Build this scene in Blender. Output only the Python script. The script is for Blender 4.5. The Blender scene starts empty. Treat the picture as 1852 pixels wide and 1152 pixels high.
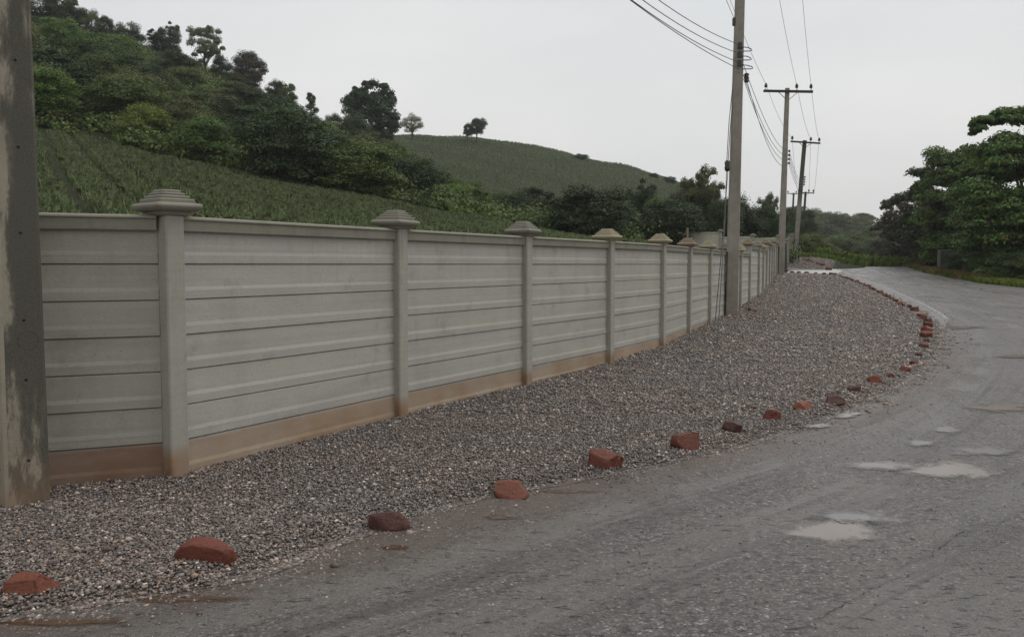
import bpy, bmesh, math, random
import numpy as np
from mathutils import Vector, Matrix
rng = np.random.default_rng(7); random.seed(7)
S = bpy.context.scene
C = S.collection

# ------------------------------------------------------------------ camera
FPX, CX, CY = 1550.0, 926.0, 576.0
PITCH = math.radians(3.6); EYE = 1.8
cam_d = bpy.data.cameras.new('camera'); cam = bpy.data.objects.new('camera', cam_d); C.objects.link(cam)
cam.location = (0, 0, EYE); cam.rotation_euler = (math.radians(90) - PITCH, 0, 0)
cam_d.sensor_width = 36; cam_d.lens = 36 * FPX / 1852; cam_d.clip_end = 3000; cam_d.clip_start = 0.05
S.camera = cam
# ------------------------------------------------------------------ world: overcast daylight
SUN_EL, SUN_AZ = math.radians(58), math.radians(70)
w = bpy.data.worlds.new('World'); S.world = w; w.use_nodes = True
nt = w.node_tree; nt.nodes.clear()
out = nt.nodes.new('ShaderNodeOutputWorld'); bg = nt.nodes.new('ShaderNodeBackground'); bg.inputs[1].default_value = 0.1
sky = nt.nodes.new('ShaderNodeTexSky'); sky.sky_type = 'NISHITA'; sky.sun_disc = False
sky.sun_elevation = SUN_EL; sky.sun_rotation = SUN_AZ; sky.dust_density = 4.0
tc = nt.nodes.new('ShaderNodeTexCoord')
mp = nt.nodes.new('ShaderNodeMapping'); mp.inputs['Scale'].default_value = (1.0, 1.0, 3.2)
nz = nt.nodes.new('ShaderNodeTexNoise'); nz.inputs['Scale'].default_value = 1.7; nz.inputs['Detail'].default_value = 5; nz.inputs['Roughness'].default_value = .5
cr = nt.nodes.new('ShaderNodeValToRGB')
cr.color_ramp.elements[0].position = .3; cr.color_ramp.elements[0].color = (6.35, 6.62, 6.8, 1)
cr.color_ramp.elements[1].position = .72; cr.color_ramp.elements[1].color = (7.75, 7.85, 7.8, 1)
sx = nt.nodes.new('ShaderNodeSeparateXYZ')
hr = nt.nodes.new('ShaderNodeValToRGB')          # slightly warmer band of cloud low down
hr.color_ramp.elements[0].position = 0.0; hr.color_ramp.elements[0].color = (1.0, .965, .94, 1)
hr.color_ramp.elements[1].position = 0.34; hr.color_ramp.elements[1].color = (1, 1, 1, 1)
mul = nt.nodes.new('ShaderNodeMix'); mul.data_type = 'RGBA'; mul.blend_type = 'MULTIPLY'; mul.inputs[0].default_value = 1
mix = nt.nodes.new('ShaderNodeMix'); mix.data_type = 'RGBA'; mix.inputs[0].default_value = .93
L = nt.links.new
L(tc.outputs['Generated'], mp.inputs[0]); L(mp.outputs[0], nz.inputs[0]); L(nz.outputs[0], cr.inputs[0])
L(tc.outputs['Generated'], sx.inputs[0]); L(sx.outputs[2], hr.inputs[0])
L(cr.outputs[0], mul.inputs[6]); L(hr.outputs[0], mul.inputs[7])
L(sky.outputs[0], mix.inputs[6]); L(mul.outputs[2], mix.inputs[7]); L(mix.outputs[2], bg.inputs[0]); L(bg.outputs[0], out.inputs[0])
sl = bpy.data.lights.new('sun', 'SUN'); sl.energy = 1.0; sl.angle = math.radians(35); sl.color = (1, .97, .93)
so = bpy.data.objects.new('sun', sl); C.objects.link(so)
so.rotation_euler = (math.radians(90) - SUN_EL, 0, math.pi - SUN_AZ)
S.view_settings.view_transform = 'Standard'; S.view_settings.look = 'None'; S.view_settings.exposure = 0.14; S.view_settings.gamma = 1
S.cycles.max_bounces = 6; S.cycles.diffuse_bounces = 3; S.cycles.transparent_max_bounces = 4; S.cycles.volume_bounces = 1
S.cycles.use_denoising = True

# ------------------------------------------------------------------ projection helpers
cp, sp = math.cos(PITCH), math.sin(PITCH)
def ray(u, v):
    a = (u - CX) / FPX; b = (CY - v) / FPX
    y = cp + b * sp
    return a / y, (-sp + b * cp) / y              # X/Y, dz/Y
def P(u, v, Y):
    a, b = ray(u, v); return Vector((a * Y, Y, EYE + b * Y))
def sstep(a, b, x):
    t = np.clip((np.asarray(x, float) - a) / (b - a), 0, 1); return t * t * (3 - 2 * t)

# ------------------------------------------------------------------ the wall's posts (plan)
POSTS = []
for u, Y in [(305, 7.2), (715, 9.9), (946, 12.45), (1098, 14.95), (1194, 17.5), (1242, 20.2), (1280, 23.0), (1313, 25.8), (1336, 28.5),
             (1352.5, 31.1), (1369, 34.0), (1377, 36.9), (1383.5, 39.8), (1389, 42.7), (1393.5, 45.6), (1397.5, 48.5), (1401.5, 51.4), (1405.5, 54.3), (1410, 57.2)]:
    a, b = ray(u, 500); POSTS.append((a * Y, Y))
P1 = POSTS[0]
LEFT = [(P1[0] - 2.74 * k, P1[1] - 1.22 * k) for k in (3, 2, 1)]
POSTS = LEFT + POSTS
POSTS2 = []
for k in range(11):
    Y = 65.8 + 2.9 * k; u = 1420.5 + 15.0 * (k / 10) ** .8
    POSTS2.append((ray(u, 470)[0] * Y, Y))
WL = np.array([(POSTS[0][0] - 274, POSTS[0][1] - 122)] + POSTS + POSTS2 + [(POSTS2[-1][0] + 60, POSTS2[-1][1] + 170)])
WX = lambda Y: np.interp(Y, WL[:, 1], WL[:, 0])
def wall_s(X, Y):
    """signed distance from the wall line, positive behind it"""
    X = np.asarray(X, float); Y = np.asarray(Y, float)
    best = np.full(np.broadcast(X, Y).shape, 1e9); sg = np.zeros_like(best)
    for (ax, ay), (bx, by) in zip(WL[:-1], WL[1:]):
        dx, dy = bx - ax, by - ay; l2 = dx * dx + dy * dy
        t = np.clip(((X - ax) * dx + (Y - ay) * dy) / l2, 0, 1)
        d = np.hypot(X - ax - t * dx, Y - ay - t * dy)
        s = np.sign(-(X - ax) * dy + (Y - ay) * dx)
        m = d < best; best = np.where(m, d, best); sg = np.where(m, s, sg)
    return best * sg
def base_h(Y):
    return np.interp(Y, [-80, 0, 6, 12, 18, 22, 25, 30, 35, 40, 47, 54, 60, 65, 72, 80, 86, 92, 100, 120],
                     [-.3, -.02, -.04, 0, 0, .05, .12, .28, .43, .58, .79, 1.0, 1.16, 1.3, 1.45, 1.555, 1.58, 1.5, 1.2, -.2])
# terrain seen beyond the wall: per direction, where the land lies at each distance
TY = np.array([0, 12, 20, 30, 45, 60, 80, 100, 130, 160, 195, 230, 300, 420, 700, 1200], float)
TU = {
 -2600: [455, 430, 370, 310, 250, 210, 160, 110, 60, 20, 0, 20, 80, 200, 350, 440],
 -600: [455, 435, 375, 315, 255, 215, 160, 105, 50, 0, -10, 20, 80, 200, 350, 440],
 60:  [455, 440, 385, 330, 270, 240, 188, 135, 80, 30, 30, 60, 120, 230, 350, 440],
 200: [455, 442, 392, 345, 290, 262, 210, 160, 108, 72, 70, 95, 150, 250, 360, 440],
 300: [455, 443, 398, 360, 315, 288, 240, 195, 138, 98, 95, 118, 160, 260, 370, 440],
 400: [455, 445, 408, 374, 336, 310, 265, 225, 170, 136, 134, 150, 180, 270, 380, 440],
 500: [455, 446, 418, 390, 355, 333, 295, 262, 222, 200, 200, 210, 220, 290, 390, 440],
 620: [455, 448, 428, 405, 372, 352, 330, 302, 265, 245, 245, 250, 260, 320, 400, 440],
 760: [458, 452, 440, 420, 397, 379, 380, 368, 335, 300, 268, 243, 250, 330, 420, 450],
 900: [462, 458, 448, 432, 417, 405, 408, 402, 372, 335, 288, 252, 258, 340, 430, 450],
 1060: [468, 462, 456, 447, 441, 435, 436, 432, 405, 368, 322, 283, 292, 360, 440, 455],
 1225: [472, 470, 466, 460, 452, 446, 446, 442, 428, 400, 362, 326, 334, 380, 440, 460],
 1330: [474, 472, 470, 465, 458, 452, 450, 448, 440, 430, 412, 395, 380, 390, 440, 460],
 1400: [476, 475, 472, 468, 462, 456, 452, 456, 460, 455, 440, 420, 392, 388, 440, 460],
 1450: [478, 478, 478, 474, 470, 464, 458, 474, 478, 466, 450, 432, 402, 386, 440, 462],
 1500: [480, 480, 480, 480, 478, 474, 470, 487, 490, 474, 456, 440, 414, 396, 440, 463],
 1560: [480, 480, 480, 480, 480, 480, 480, 493, 494, 480, 462, 446, 424, 402, 440, 464],
 1640: [480, 480, 480, 480, 480, 480, 480, 490, 488, 478, 468, 456, 440, 420, 445, 465],
 1900: [480, 480, 480, 480, 480, 480, 480, 484, 480, 474, 466, 458, 445, 430, 450, 468],
 4500: [480, 480, 480, 480, 480, 480, 480, 482, 480, 474, 466, 458, 445, 430, 450, 468]}
UG = np.arange(-2600, 4501, 10.0); YG = np.concatenate([np.arange(0, 120, 2.0), np.arange(120, 420, 6.0), np.arange(420, 1201, 20.0)])
uk = sorted(TU); tab = np.array([np.interp(YG, TY, TU[k]) for k in uk])
TG = np.array([np.interp(UG, uk, tab[:, j]) for j in range(len(YG))]).T
def blur(A, n, ax):
    k = np.hanning(2 * n + 3)[1:-1]; k /= k.sum()
    pad = [(0, 0), (0, 0)]; pad[ax] = (n, n); Bp = np.pad(A, pad, mode='edge')
    return np.apply_along_axis(lambda r: np.convolve(r, k, 'valid'), ax, Bp)
TG = blur(TG, 4, 0); TG = blur(TG, 4, 1)
def T_z(X, Y):
    Ys = np.maximum(Y, 2.0)
    u = np.clip(CX + FPX * X / Ys / cp, UG[0], UG[-1] - 1e-3)
    iu = (u - UG[0]) / 10; i0 = np.floor(iu).astype(int); fu = iu - i0; i1 = np.minimum(i0 + 1, len(UG) - 1)
    y = np.clip(Ys, YG[0], YG[-1] - 1e-3); j0 = np.clip(np.searchsorted(YG, y, 'right') - 1, 0, len(YG) - 2)
    fy = (y - YG[j0]) / (YG[j0 + 1] - YG[j0])
    v = (TG[i0, j0] * (1 - fu) + TG[i1, j0] * fu) * (1 - fy) + (TG[i0, j0 + 1] * (1 - fu) + TG[i1, j0 + 1] * fu) * fy
    b = (CY - v) / FPX; k = (-sp + b * cp) / (cp + b * sp)
    return EYE + k * Ys
_vn = [(rng.uniform(0, 6.28), rng.uniform(0, 6.28), rng.uniform(.7, 1.3), rng.uniform(0, 3.14)) for _ in range(10)]
def rough(X, Y, L0):
    z = 0
    for a, b, s, th in _vn:
        z = z + np.sin((X * math.cos(th) + Y * math.sin(th)) / (L0 * s) * 6.283 + a) * np.sin((Y * math.cos(th) - X * math.sin(th)) / (L0 * s * 1.3) * 6.283 + b)
    return z / 5
def H(X, Y):
    X = np.asarray(X, float); Y = np.asarray(Y, float)
    s = wall_s(X, Y)
    d = -s
    b = base_h(Y) + .95 * sstep(66, 88, Y) * (1 - sstep(1.5, 8, d)) + .10 * (1 - sstep(.0, 1.2, d)) * sstep(12, 20, Y)
    t = T_z(X, Y) + rough(X, Y, 9.0) * .12 * sstep(20, 60, Y) + rough(X, Y, 26.0) * .7 * sstep(70, 130, Y)
    m = np.maximum(sstep(.5, 5.0, s), sstep(88, 112, Y))
    return b * (1 - m) + t * m
def h1(x, y): return float(H(x, y))
def G(u, v):
    """point of the ground seen at pixel (u, v)"""
    a, k = ray(u, v)
    Y = np.geomspace(2.5, 600, 3000); z = EYE + k * Y; hh = H(a * Y, Y)
    i = np.argmax(z <= hh)
    if not (z <= hh).any(): i = len(Y) - 1
    if i > 0:
        g0 = z[i-1] - hh[i-1]; g1 = z[i] - hh[i]; t = g0 / (g0 - g1 + 1e-12); y = Y[i-1] + t * (Y[i] - Y[i-1])
    else: y = Y[0]
    return (a * y, y)
def GF(u, v):
    """the same on the road corridor's own profile (no wall side)"""
    a, k = ray(u, v); Y = np.linspace(2.5, 90, 6000); z = EYE + k * Y; hh = base_h(Y)
    if not (z <= hh).any():
        i = int(np.argmin(z - hh))
    else: i = int(np.argmax(z <= hh))
    return (a * Y[i], Y[i])

# ------------------------------------------------------------------ materials
def mat(name):
    m = bpy.data.materials.new(name); m.use_nodes = True
    n = m.node_tree; b = n.nodes['Principled BSDF']; return m, n, b
def N(n, t, **k):
    x = n.nodes.new(t)
    for a, v in k.items():
        if a.startswith('i_'):
            key = a[2:]; key = int(key) if key.isdigit() else key.replace('_', ' ')
            x.inputs[key].default_value = v
        else: setattr(x, a, v)
    return x
def noise(n, vec, scale, detail=4, rough_=.55, dist=0):
    x = N(n, 'ShaderNodeTexNoise'); x.inputs['Scale'].default_value = scale; x.inputs['Detail'].default_value = detail
    x.inputs['Roughness'].default_value = rough_; x.inputs['Distortion'].default_value = dist
    if vec is not None: n.links.new(vec, x.inputs['Vector'])
    return x.outputs['Fac']
def ramp(n, fac, stops, interp='LINEAR'):
    x = N(n, 'ShaderNodeValToRGB'); e = x.color_ramp.elements; x.color_ramp.interpolation = interp
    while len(e) < len(stops): e.new(.5)
    for i, (p, c) in enumerate(stops):
        e[i].position = p; e[i].color = (c, c, c, 1) if isinstance(c, (int, float)) else (*c, 1)
    n.links.new(fac, x.inputs[0]); return x.outputs[0]
def mixc(n, f, a, b, mode='MIX'):
    x = N(n, 'ShaderNodeMix', data_type='RGBA', blend_type=mode)
    for s, i in ((f, 0), (a, 6), (b, 7)):
        if hasattr(s, 'links'): n.links.new(s, x.inputs[i])
        elif i == 0: x.inputs[0].default_value = s
        else: x.inputs[i].default_value = (*s, 1)
    return x.outputs[2]
def math_(n, op, a, b=None, clamp=False):
    x = N(n, 'ShaderNodeMath', operation=op, use_clamp=clamp)
    for i, s in enumerate((a, b)):
        if s is None: continue
        if hasattr(s, 'links'): n.links.new(s, x.inputs[i])
        else: x.inputs[i].default_value = s
    return x.outputs[0]
def bump(n, b, h, strength, dist, normal=None):
    x = N(n, 'ShaderNodeBump'); x.inputs['Strength'].default_value = strength; x.inputs['Distance'].default_value = dist
    n.links.new(h, x.inputs['Height'])
    if normal is not None: n.links.new(normal, x.inputs['Normal'])
    n.links.new(x.outputs[0], b.inputs['Normal']); return x.outputs[0]
def mapping(n, vec, scale=(1, 1, 1), loc=None):
    x = N(n, 'ShaderNodeMapping'); x.inputs['Scale'].default_value = scale; n.links.new(vec, x.inputs[0])
    if loc is not None: n.links.new(loc, x.inputs['Location'])
    return x.outputs[0]
def objvec(n, k=37.0):
    t = N(n, 'ShaderNodeTexCoord'); o = N(n, 'ShaderNodeObjectInfo')
    r = math_(n, 'MULTIPLY', o.outputs['Random'], k)
    cx_ = N(n, 'ShaderNodeCombineXYZ'); n.links.new(r, cx_.inputs[0]); n.links.new(r, cx_.inputs[1]); 
    a = N(n, 'ShaderNodeVectorMath', operation='ADD'); n.links.new(t.outputs['Object'], a.inputs[0]); n.links.new(cx_.outputs[0], a.inputs[1])
    return t.outputs['Object'], a.outputs[0], o.outputs['Random']

def concrete_wall_mat(name, base, stain, stain_top, soft=.14):
    m, n, b = mat(name)
    o, v, r = objvec(n)
    grain = noise(n, v, 130, 3, .7); blot = noise(n, v, 2.2, 5, .6, .4)
    streak = noise(n, mapping(n, v, (9, 9, .8)), 1.0, 4, .6)
    horiz = noise(n, mapping(n, v, (.7, .7, 26)), 1.0, 4, .6)
    col = mixc(n, ramp(n, blot, [(.3, 0.0), (.7, 1.0)]), tuple(x * .86 for x in base), tuple(x * 1.1 for x in base))
    col = mixc(n, ramp(n, horiz, [(.35, .0), (.7, .5)]), col, tuple(x * y for x, y in zip(base, (1.22, 1.2, 1.1))))
    col = mixc(n, ramp(n, streak, [(.5, 0.0), (.75, .22)]), col, tuple(x * .55 for x in base))
    col = mixc(n, ramp(n, noise(n, v, 1.1, 3, .5), [(.5, 0.0), (.8, .3)]), col, (base[0] * .95, base[1] * .95, base[2] * .66))
    col = mixc(n, ramp(n, grain, [(.35, .35), (.62, 0.0)]), col, tuple(x * .6 for x in base))
    dz = N(n, 'ShaderNodeSeparateXYZ'); n.links.new(o, dz.inputs[0])
    run = math_(n, 'MULTIPLY', ramp(n, noise(n, mapping(n, v, (14, 14, .5)), 1.0, 6, .7), [(.5, 0.0), (.68, 1.0)]), ramp(n, math_(n, 'DIVIDE', dz.outputs[2], 2.2), [(.6, 0.0), (.98, .32)]))
    col = mixc(n, run, col, tuple(x * y for x, y in zip(base, (.45, .47, .42))))
    col = mixc(n, ramp(n, noise(n, v, 7, 6, .75), [(.62, 0.0), (.72, .4)]), col, tuple(x * 1.25 for x in base))
    col = mixc(n, ramp(n, noise(n, mapping(n, v, (3, 3, 1)), 2.3, 6, .7), [(.57, 0.0), (.72, .5)]), col, tuple(x * y for x, y in zip(base, (.55, .58, .5))))
    vr = N(n, 'ShaderNodeTexVoronoi'); vr.inputs['Scale'].default_value = 24; n.links.new(v, vr.inputs['Vector'])
    col = mixc(n, ramp(n, vr.outputs['Distance'], [(.04, .75), (.10, 0.0)]), col, tuple(x * .45 for x in base))
    sxyz = N(n, 'ShaderNodeSeparateXYZ'); n.links.new(o, sxyz.inputs[0])
    # soil splashed up from the ground
    zz = math_(n, 'ADD', sxyz.outputs[2], math_(n, 'MULTIPLY', math_(n, 'SUBTRACT', noise(n, v, 3.0, 5, .65), .5), .30 * stain_top * (soft / .14) + .02))
    f = N(n, 'ShaderNodeMapRange'); f.inputs[1].default_value = stain_top + soft * .35; f.inputs[2].default_value = stain_top - soft * .65
    n.links.new(zz, f.inputs[0])
    sc = mixc(n, ramp(n, noise(n, v, 4, 5, .6), [(.35, 0.0), (.7, 1.0)]), stain, tuple(x * y for x, y in zip(stain, (.72, .62, .55))))
    col = mixc(n, math_(n, 'MULTIPLY', f.outputs[0], ramp(n, noise(n, mapping(n, v, (2.5, 2.5, 1.2)), 1.6, 5, .6), [(.25, .5), (.65, .95)])), col, sc)
    n.links.new(col, b.inputs['Base Color']); b.inputs['Roughness'].default_value = .82; b.inputs['Specular IOR Level'].default_value = .3
    hh = math_(n, 'ADD', math_(n, 'MULTIPLY', grain, .5), noise(n, v, 22, 4, .6))
    bump(n, b, hh, .5, .004)
    return m
M = {}
M['panel'] = concrete_wall_mat('panel_concrete', (.395, .378, .345), (.35, .25, .165), .295, .045)
M['panel_red'] = concrete_wall_mat('panel_concrete_muddy', (.335, .315, .275), (.235, .14, .09), .298, .045)
M['post'] = concrete_wall_mat('post_concrete', (.36, .338, .298), (.30, .19, .11), .26)
M['coping'] = concrete_wall_mat('coping_concrete', (.245, .235, .19), (.3, .2, .1), -9)
M['cap'] = concrete_wall_mat('cap_concrete', (.25, .235, .195), (.3, .2, .1), -9)
M['cap_ochre'] = concrete_wall_mat('cap_ochre', (.36, .315, .22), (.3, .2, .1), -9)
M['cap_brown'] = concrete_wall_mat('cap_brown', (.29, .225, .16), (.3, .2, .1), -9)

def pole_mat(name, base, dark, stainy, ztop=None):
    m, n, b = mat(name)
    o, v, r = objvec(n)
    col = mixc(n, ramp(n, noise(n, v, 3, 5, .6), [(.3, 0.0), (.7, 1.0)]), tuple(x * .8 for x in base), tuple(x * 1.15 for x in base))
    wet = noise(n, mapping(n, v, (4.2, 4.2, 1.1) if name == 'pole_near_concrete' else (3.2, 3.2, .55)), 1.0, 8, .7, .15)
    if name == 'pole_near_concrete':
        s0 = N(n, 'ShaderNodeSeparateXYZ'); n.links.new(o, s0.inputs[0])
        wet = math_(n, 'ADD', wet, ramp(n, math_(n, 'ADD', math_(n, 'MULTIPLY', s0.outputs[0], 3.2), .5), [(.02, -0.06), (.16, .02), (.34, .10), (.6, .19), (1.0, .17)]))
    col = mixc(n, ramp(n, wet, stainy), col, dark)
    col = mixc(n, ramp(n, noise(n, v, 90, 3, .7), [(.35, .4), (.6, 0.0)]), col, tuple(x * .55 for x in base))
    s = N(n, 'ShaderNodeSeparateXYZ'); n.links.new(o, s.inputs[0])
    if ztop:
        ft = N(n, 'ShaderNodeMapRange'); ft.inputs[1].default_value = ztop; ft.inputs[2].default_value = ztop + 1.6; n.links.new(s.outputs[2], ft.inputs[0])
        col = mixc(n, math_(n, 'MULTIPLY', ft.outputs[0], .85), col, (.05, .045, .038))
    f = N(n, 'ShaderNodeMapRange'); f.inputs[1].default_value = .45; f.inputs[2].default_value = .0
    n.links.new(math_(n, 'ADD', s.outputs[2], math_(n, 'MULTIPLY', math_(n, 'SUBTRACT', noise(n, v, 5, 4), .5), .5)), f.inputs[0])
    col = mixc(n, math_(n, 'MULTIPLY', f.outputs[0], .55), col, (.24, .14, .08))
    n.links.new(col, b.inputs['Base Color']); b.inputs['Roughness'].default_value = .8; b.inputs['Specular IOR Level'].default_value = .25
    bump(n, b, noise(n, v, 45, 5, .7), .5, .004)
    return m
M['pole_near'] = pole_mat('pole_near_concrete', (.30, .265, .205), (.052, .051, .043), [(.535, 0.0), (.58, .7), (.64, .92)])
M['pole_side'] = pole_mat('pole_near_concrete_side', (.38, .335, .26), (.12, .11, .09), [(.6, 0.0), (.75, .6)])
M['pole_topdark'] = pole_mat('pole_dark_top', (.33, .30, .25), (.13, .115, .095), [(.5, 0.0), (.8, .6)], 5.0)
M['pole_old'] = pole_mat('pole_old_dark', (.07, .062, .052), (.04, .036, .03), [(.5, 0.0), (.8, .6)])
M['pole'] = pole_mat('pole_concrete', (.31, .28, .235), (.12, .105, .085), [(.5, 0.0), (.8, .6)])

def simple(name, col, r=.6, metal=0, var=.25, sc=8):
    m, n, b = mat(name); o, v, rr = objvec(n)
    c = mixc(n, noise(n, v, sc, 4, .6), tuple(x * (1 - var) for x in col), tuple(x * (1 + var) for x in col))
    n.links.new(c, b.inputs['Base Color']); b.inputs['Roughness'].default_value = r; b.inputs['Metallic'].default_value = metal
    return m
M['steel'] = simple('weathered_steel', (.06, .055, .05), .7)
M['arm'] = simple('crossarm_wood', (.045, .038, .033), .85)
M['porcelain'] = simple('brown_porcelain', (.035, .022, .018), .35)
M['wire'] = simple('dark_wire', (.035, .035, .035), .6)
M['wirelight'] = simple('grey_wire', (.09, .09, .09), .6)
M['hole'] = simple('hole_dark', (.012, .011, .01), .95)
M['white_paint'] = None

def leaf_mat(name, a, c, dead=None, trans=.22, ns=4.0):
    m, n, b = mat(name)
    g = N(n, 'ShaderNodeNewGeometry'); o = N(n, 'ShaderNodeObjectInfo')
    tc = N(n, 'ShaderNodeTexCoord')
    f = math_(n, 'ADD', math_(n, 'MULTIPLY', g.outputs['Random Per Island'], .5), math_(n, 'MULTIPLY', noise(n, tc.outputs['Object'], ns, 3, .6), .75))
    col = mixc(n, ramp(n, f, [(.3, 0.0), (.85, 1.0)]), a, c)
    if dead: col = mixc(n, ramp(n, math_(n, 'FRACT', math_(n, 'MULTIPLY', g.outputs['Random Per Island'], 7.31)), [(.86, 0.0), (.9, .8)]), col, dead)
    hs = N(n, 'ShaderNodeHueSaturation'); n.links.new(col, hs.inputs['Color'])
    mr = N(n, 'ShaderNodeMapRange'); mr.inputs[3].default_value = .72; mr.inputs[4].default_value = 1.3; n.links.new(o.outputs['Random'], mr.inputs[0]); n.links.new(mr.outputs[0], hs.inputs['Value'])
    mr2 = N(n, 'ShaderNodeMapRange'); mr2.inputs[3].default_value = .478; mr2.inputs[4].default_value = .515
    n.links.new(math_(n, 'FRACT', math_(n, 'MULTIPLY', o.outputs['Random'], 13.7)), mr2.inputs[0]); n.links.new(mr2.outputs[0], hs.inputs['Hue'])
    n.links.new(hs.outputs[0], b.inputs['Base Color']); b.inputs['Roughness'].default_value = .55; b.inputs['Specular IOR Level'].default_value = .25
    t = N(n, 'ShaderNodeBsdfTranslucent'); n.links.new(hs.outputs[0], t.inputs[0])
    ms = N(n, 'ShaderNodeMixShader'); ms.inputs[0].default_value = trans
    n.links.new(b.outputs[0], ms.inputs[1]); n.links.new(t.outputs[0], ms.inputs[2])
    n.links.new(ms.outputs[0], n.nodes['Material Output'].inputs[0])
    return m
M['leaf_dark'] = leaf_mat('leaf_dark', (0.02, 0.036, 0.012), (0.062, 0.095, 0.032))
M['leaf_mid'] = leaf_mat('leaf_mid', (0.032, 0.056, 0.014), (0.115, 0.165, 0.04))
M['leaf_bright'] = leaf_mat('leaf_bright', (0.05, 0.092, 0.018), (0.165, 0.235, 0.045))
M['leaf_pale'] = leaf_mat('leaf_pale', (.07, .09, .045), (.15, .18, .09))
M['leaf_olive'] = leaf_mat('leaf_olive', (0.055, 0.068, 0.022), (0.155, 0.175, 0.06), (.14, .08, .04))
M['leaf_brown'] = leaf_mat('leaf_brown', (.035, .036, .02), (.075, .07, .035), (.16, .085, .06))
M['leaf_almond'] = leaf_mat('leaf_almond', (0.034, 0.064, 0.014), (0.125, 0.205, 0.042), (.13, .06, .03))
M['pineapple'] = leaf_mat('pineapple_leaf', (.10, .16, .07), (.28, .37, .18), (.15, .11, .07), ns=.5)
M['grass'] = leaf_mat('grass_blade', (0.1, 0.16, 0.03), (0.27, 0.36, 0.07), (.14, .11, .05))
M['dry_grass'] = leaf_mat('dry_grass_blade', (.22, .16, .06), (.40, .29, .11), (.16, .2, .06))
M['scrub'] = leaf_mat('scrub_leaf', (.022, .042, .012), (.14, .19, .042), (.10, .07, .035), ns=.16)
M['bark'] = simple('bark', (.07, .058, .045), .9, var=.4, sc=14)

def soil_mat(name, a, c, g, sc=.35):
    m, n, b = mat(name); t = N(n, 'ShaderNodeNewGeometry'); v = t.outputs['Position']
    col = mixc(n, noise(n, v, 1.3, 6, .65), a, c)
    col = mixc(n, ramp(n, noise(n, v, sc, 5, .6, .3), [(.4, 0.0), (.6, 1.0)]), col, g)
    n.links.new(col, b.inputs['Base Color']); b.inputs['Roughness'].default_value = .95; b.inputs['Specular IOR Level'].default_value = .1
    bump(n, b, noise(n, v, 5, 6, .7), .9, .08); return m
M['ground'] = soil_mat('ground_soil', (.034, .034, .02), (.05, .048, .028), (.03, .042, .018))

def gravel_mat(name, island):
    m, n, b = mat(name)
    if island:
        g = N(n, 'ShaderNodeNewGeometry'); f = g.outputs['Random Per Island']; v = g.outputs['Position']
        f2 = math_(n, 'FRACT', math_(n, 'MULTIPLY', f, 91.7))
    else:
        g = N(n, 'ShaderNodeNewGeometry'); v = g.outputs['Position']
        vo = N(n, 'ShaderNodeTexVoronoi'); vo.inputs['Scale'].default_value = 30; vo.inputs['Randomness'].default_value = 1
        n.links.new(v, vo.inputs['Vector'])
        s = N(n, 'ShaderNodeSeparateColor'); n.links.new(vo.outputs['Color'], s.inputs[0]); f = s.outputs[0]; f2 = s.outputs[1]
    grey = ramp(n, f, [(0.0, .07), (.35, .13), (.7, .20), (.93, .28), (.98, .42), (1.0, .7)])
    tint = ramp(n, f2, [(0.0, (1.0, .935, .875)), (.3, (1.12, .91, .84)), (.55, (.97, .95, .94)), (.8, (1.08, .98, .88)), (.93, (1.35, .98, .72)), (1.0, (1.0, 1.0, .98))])
    col = mixc(n, 1.0, grey, tint, 'MULTIPLY')
    if not island:
        col = mixc(n, ramp(n, vo.outputs['Distance'], [(.3, 0.0), (.8, .75)]), col, (.035, .029, .025))
    big = noise(n, v, .5, 3, .5)
    col = mixc(n, ramp(n, big, [(.35, 0.1), (.65, .6)]), col, mixc(n, 1.0, col, (1.27, 1.09, .96), 'MULTIPLY'))
    n.links.new(col, b.inputs['Base Color']); b.inputs['Roughness'].default_value = .5; b.inputs['Specular IOR Level'].default_value = .42
    if not island: bump(n, b, math_(n, 'SUBTRACT', 1.0, vo.outputs['Distance']), 1.0, .03)
    else: bump(n, b, noise(n, v, 160, 2, .6), .5, .003)
    return m
M['stone'] = gravel_mat('gravel_stone', True); M['gravel_bed'] = gravel_mat('gravel_bed', False)

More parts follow.
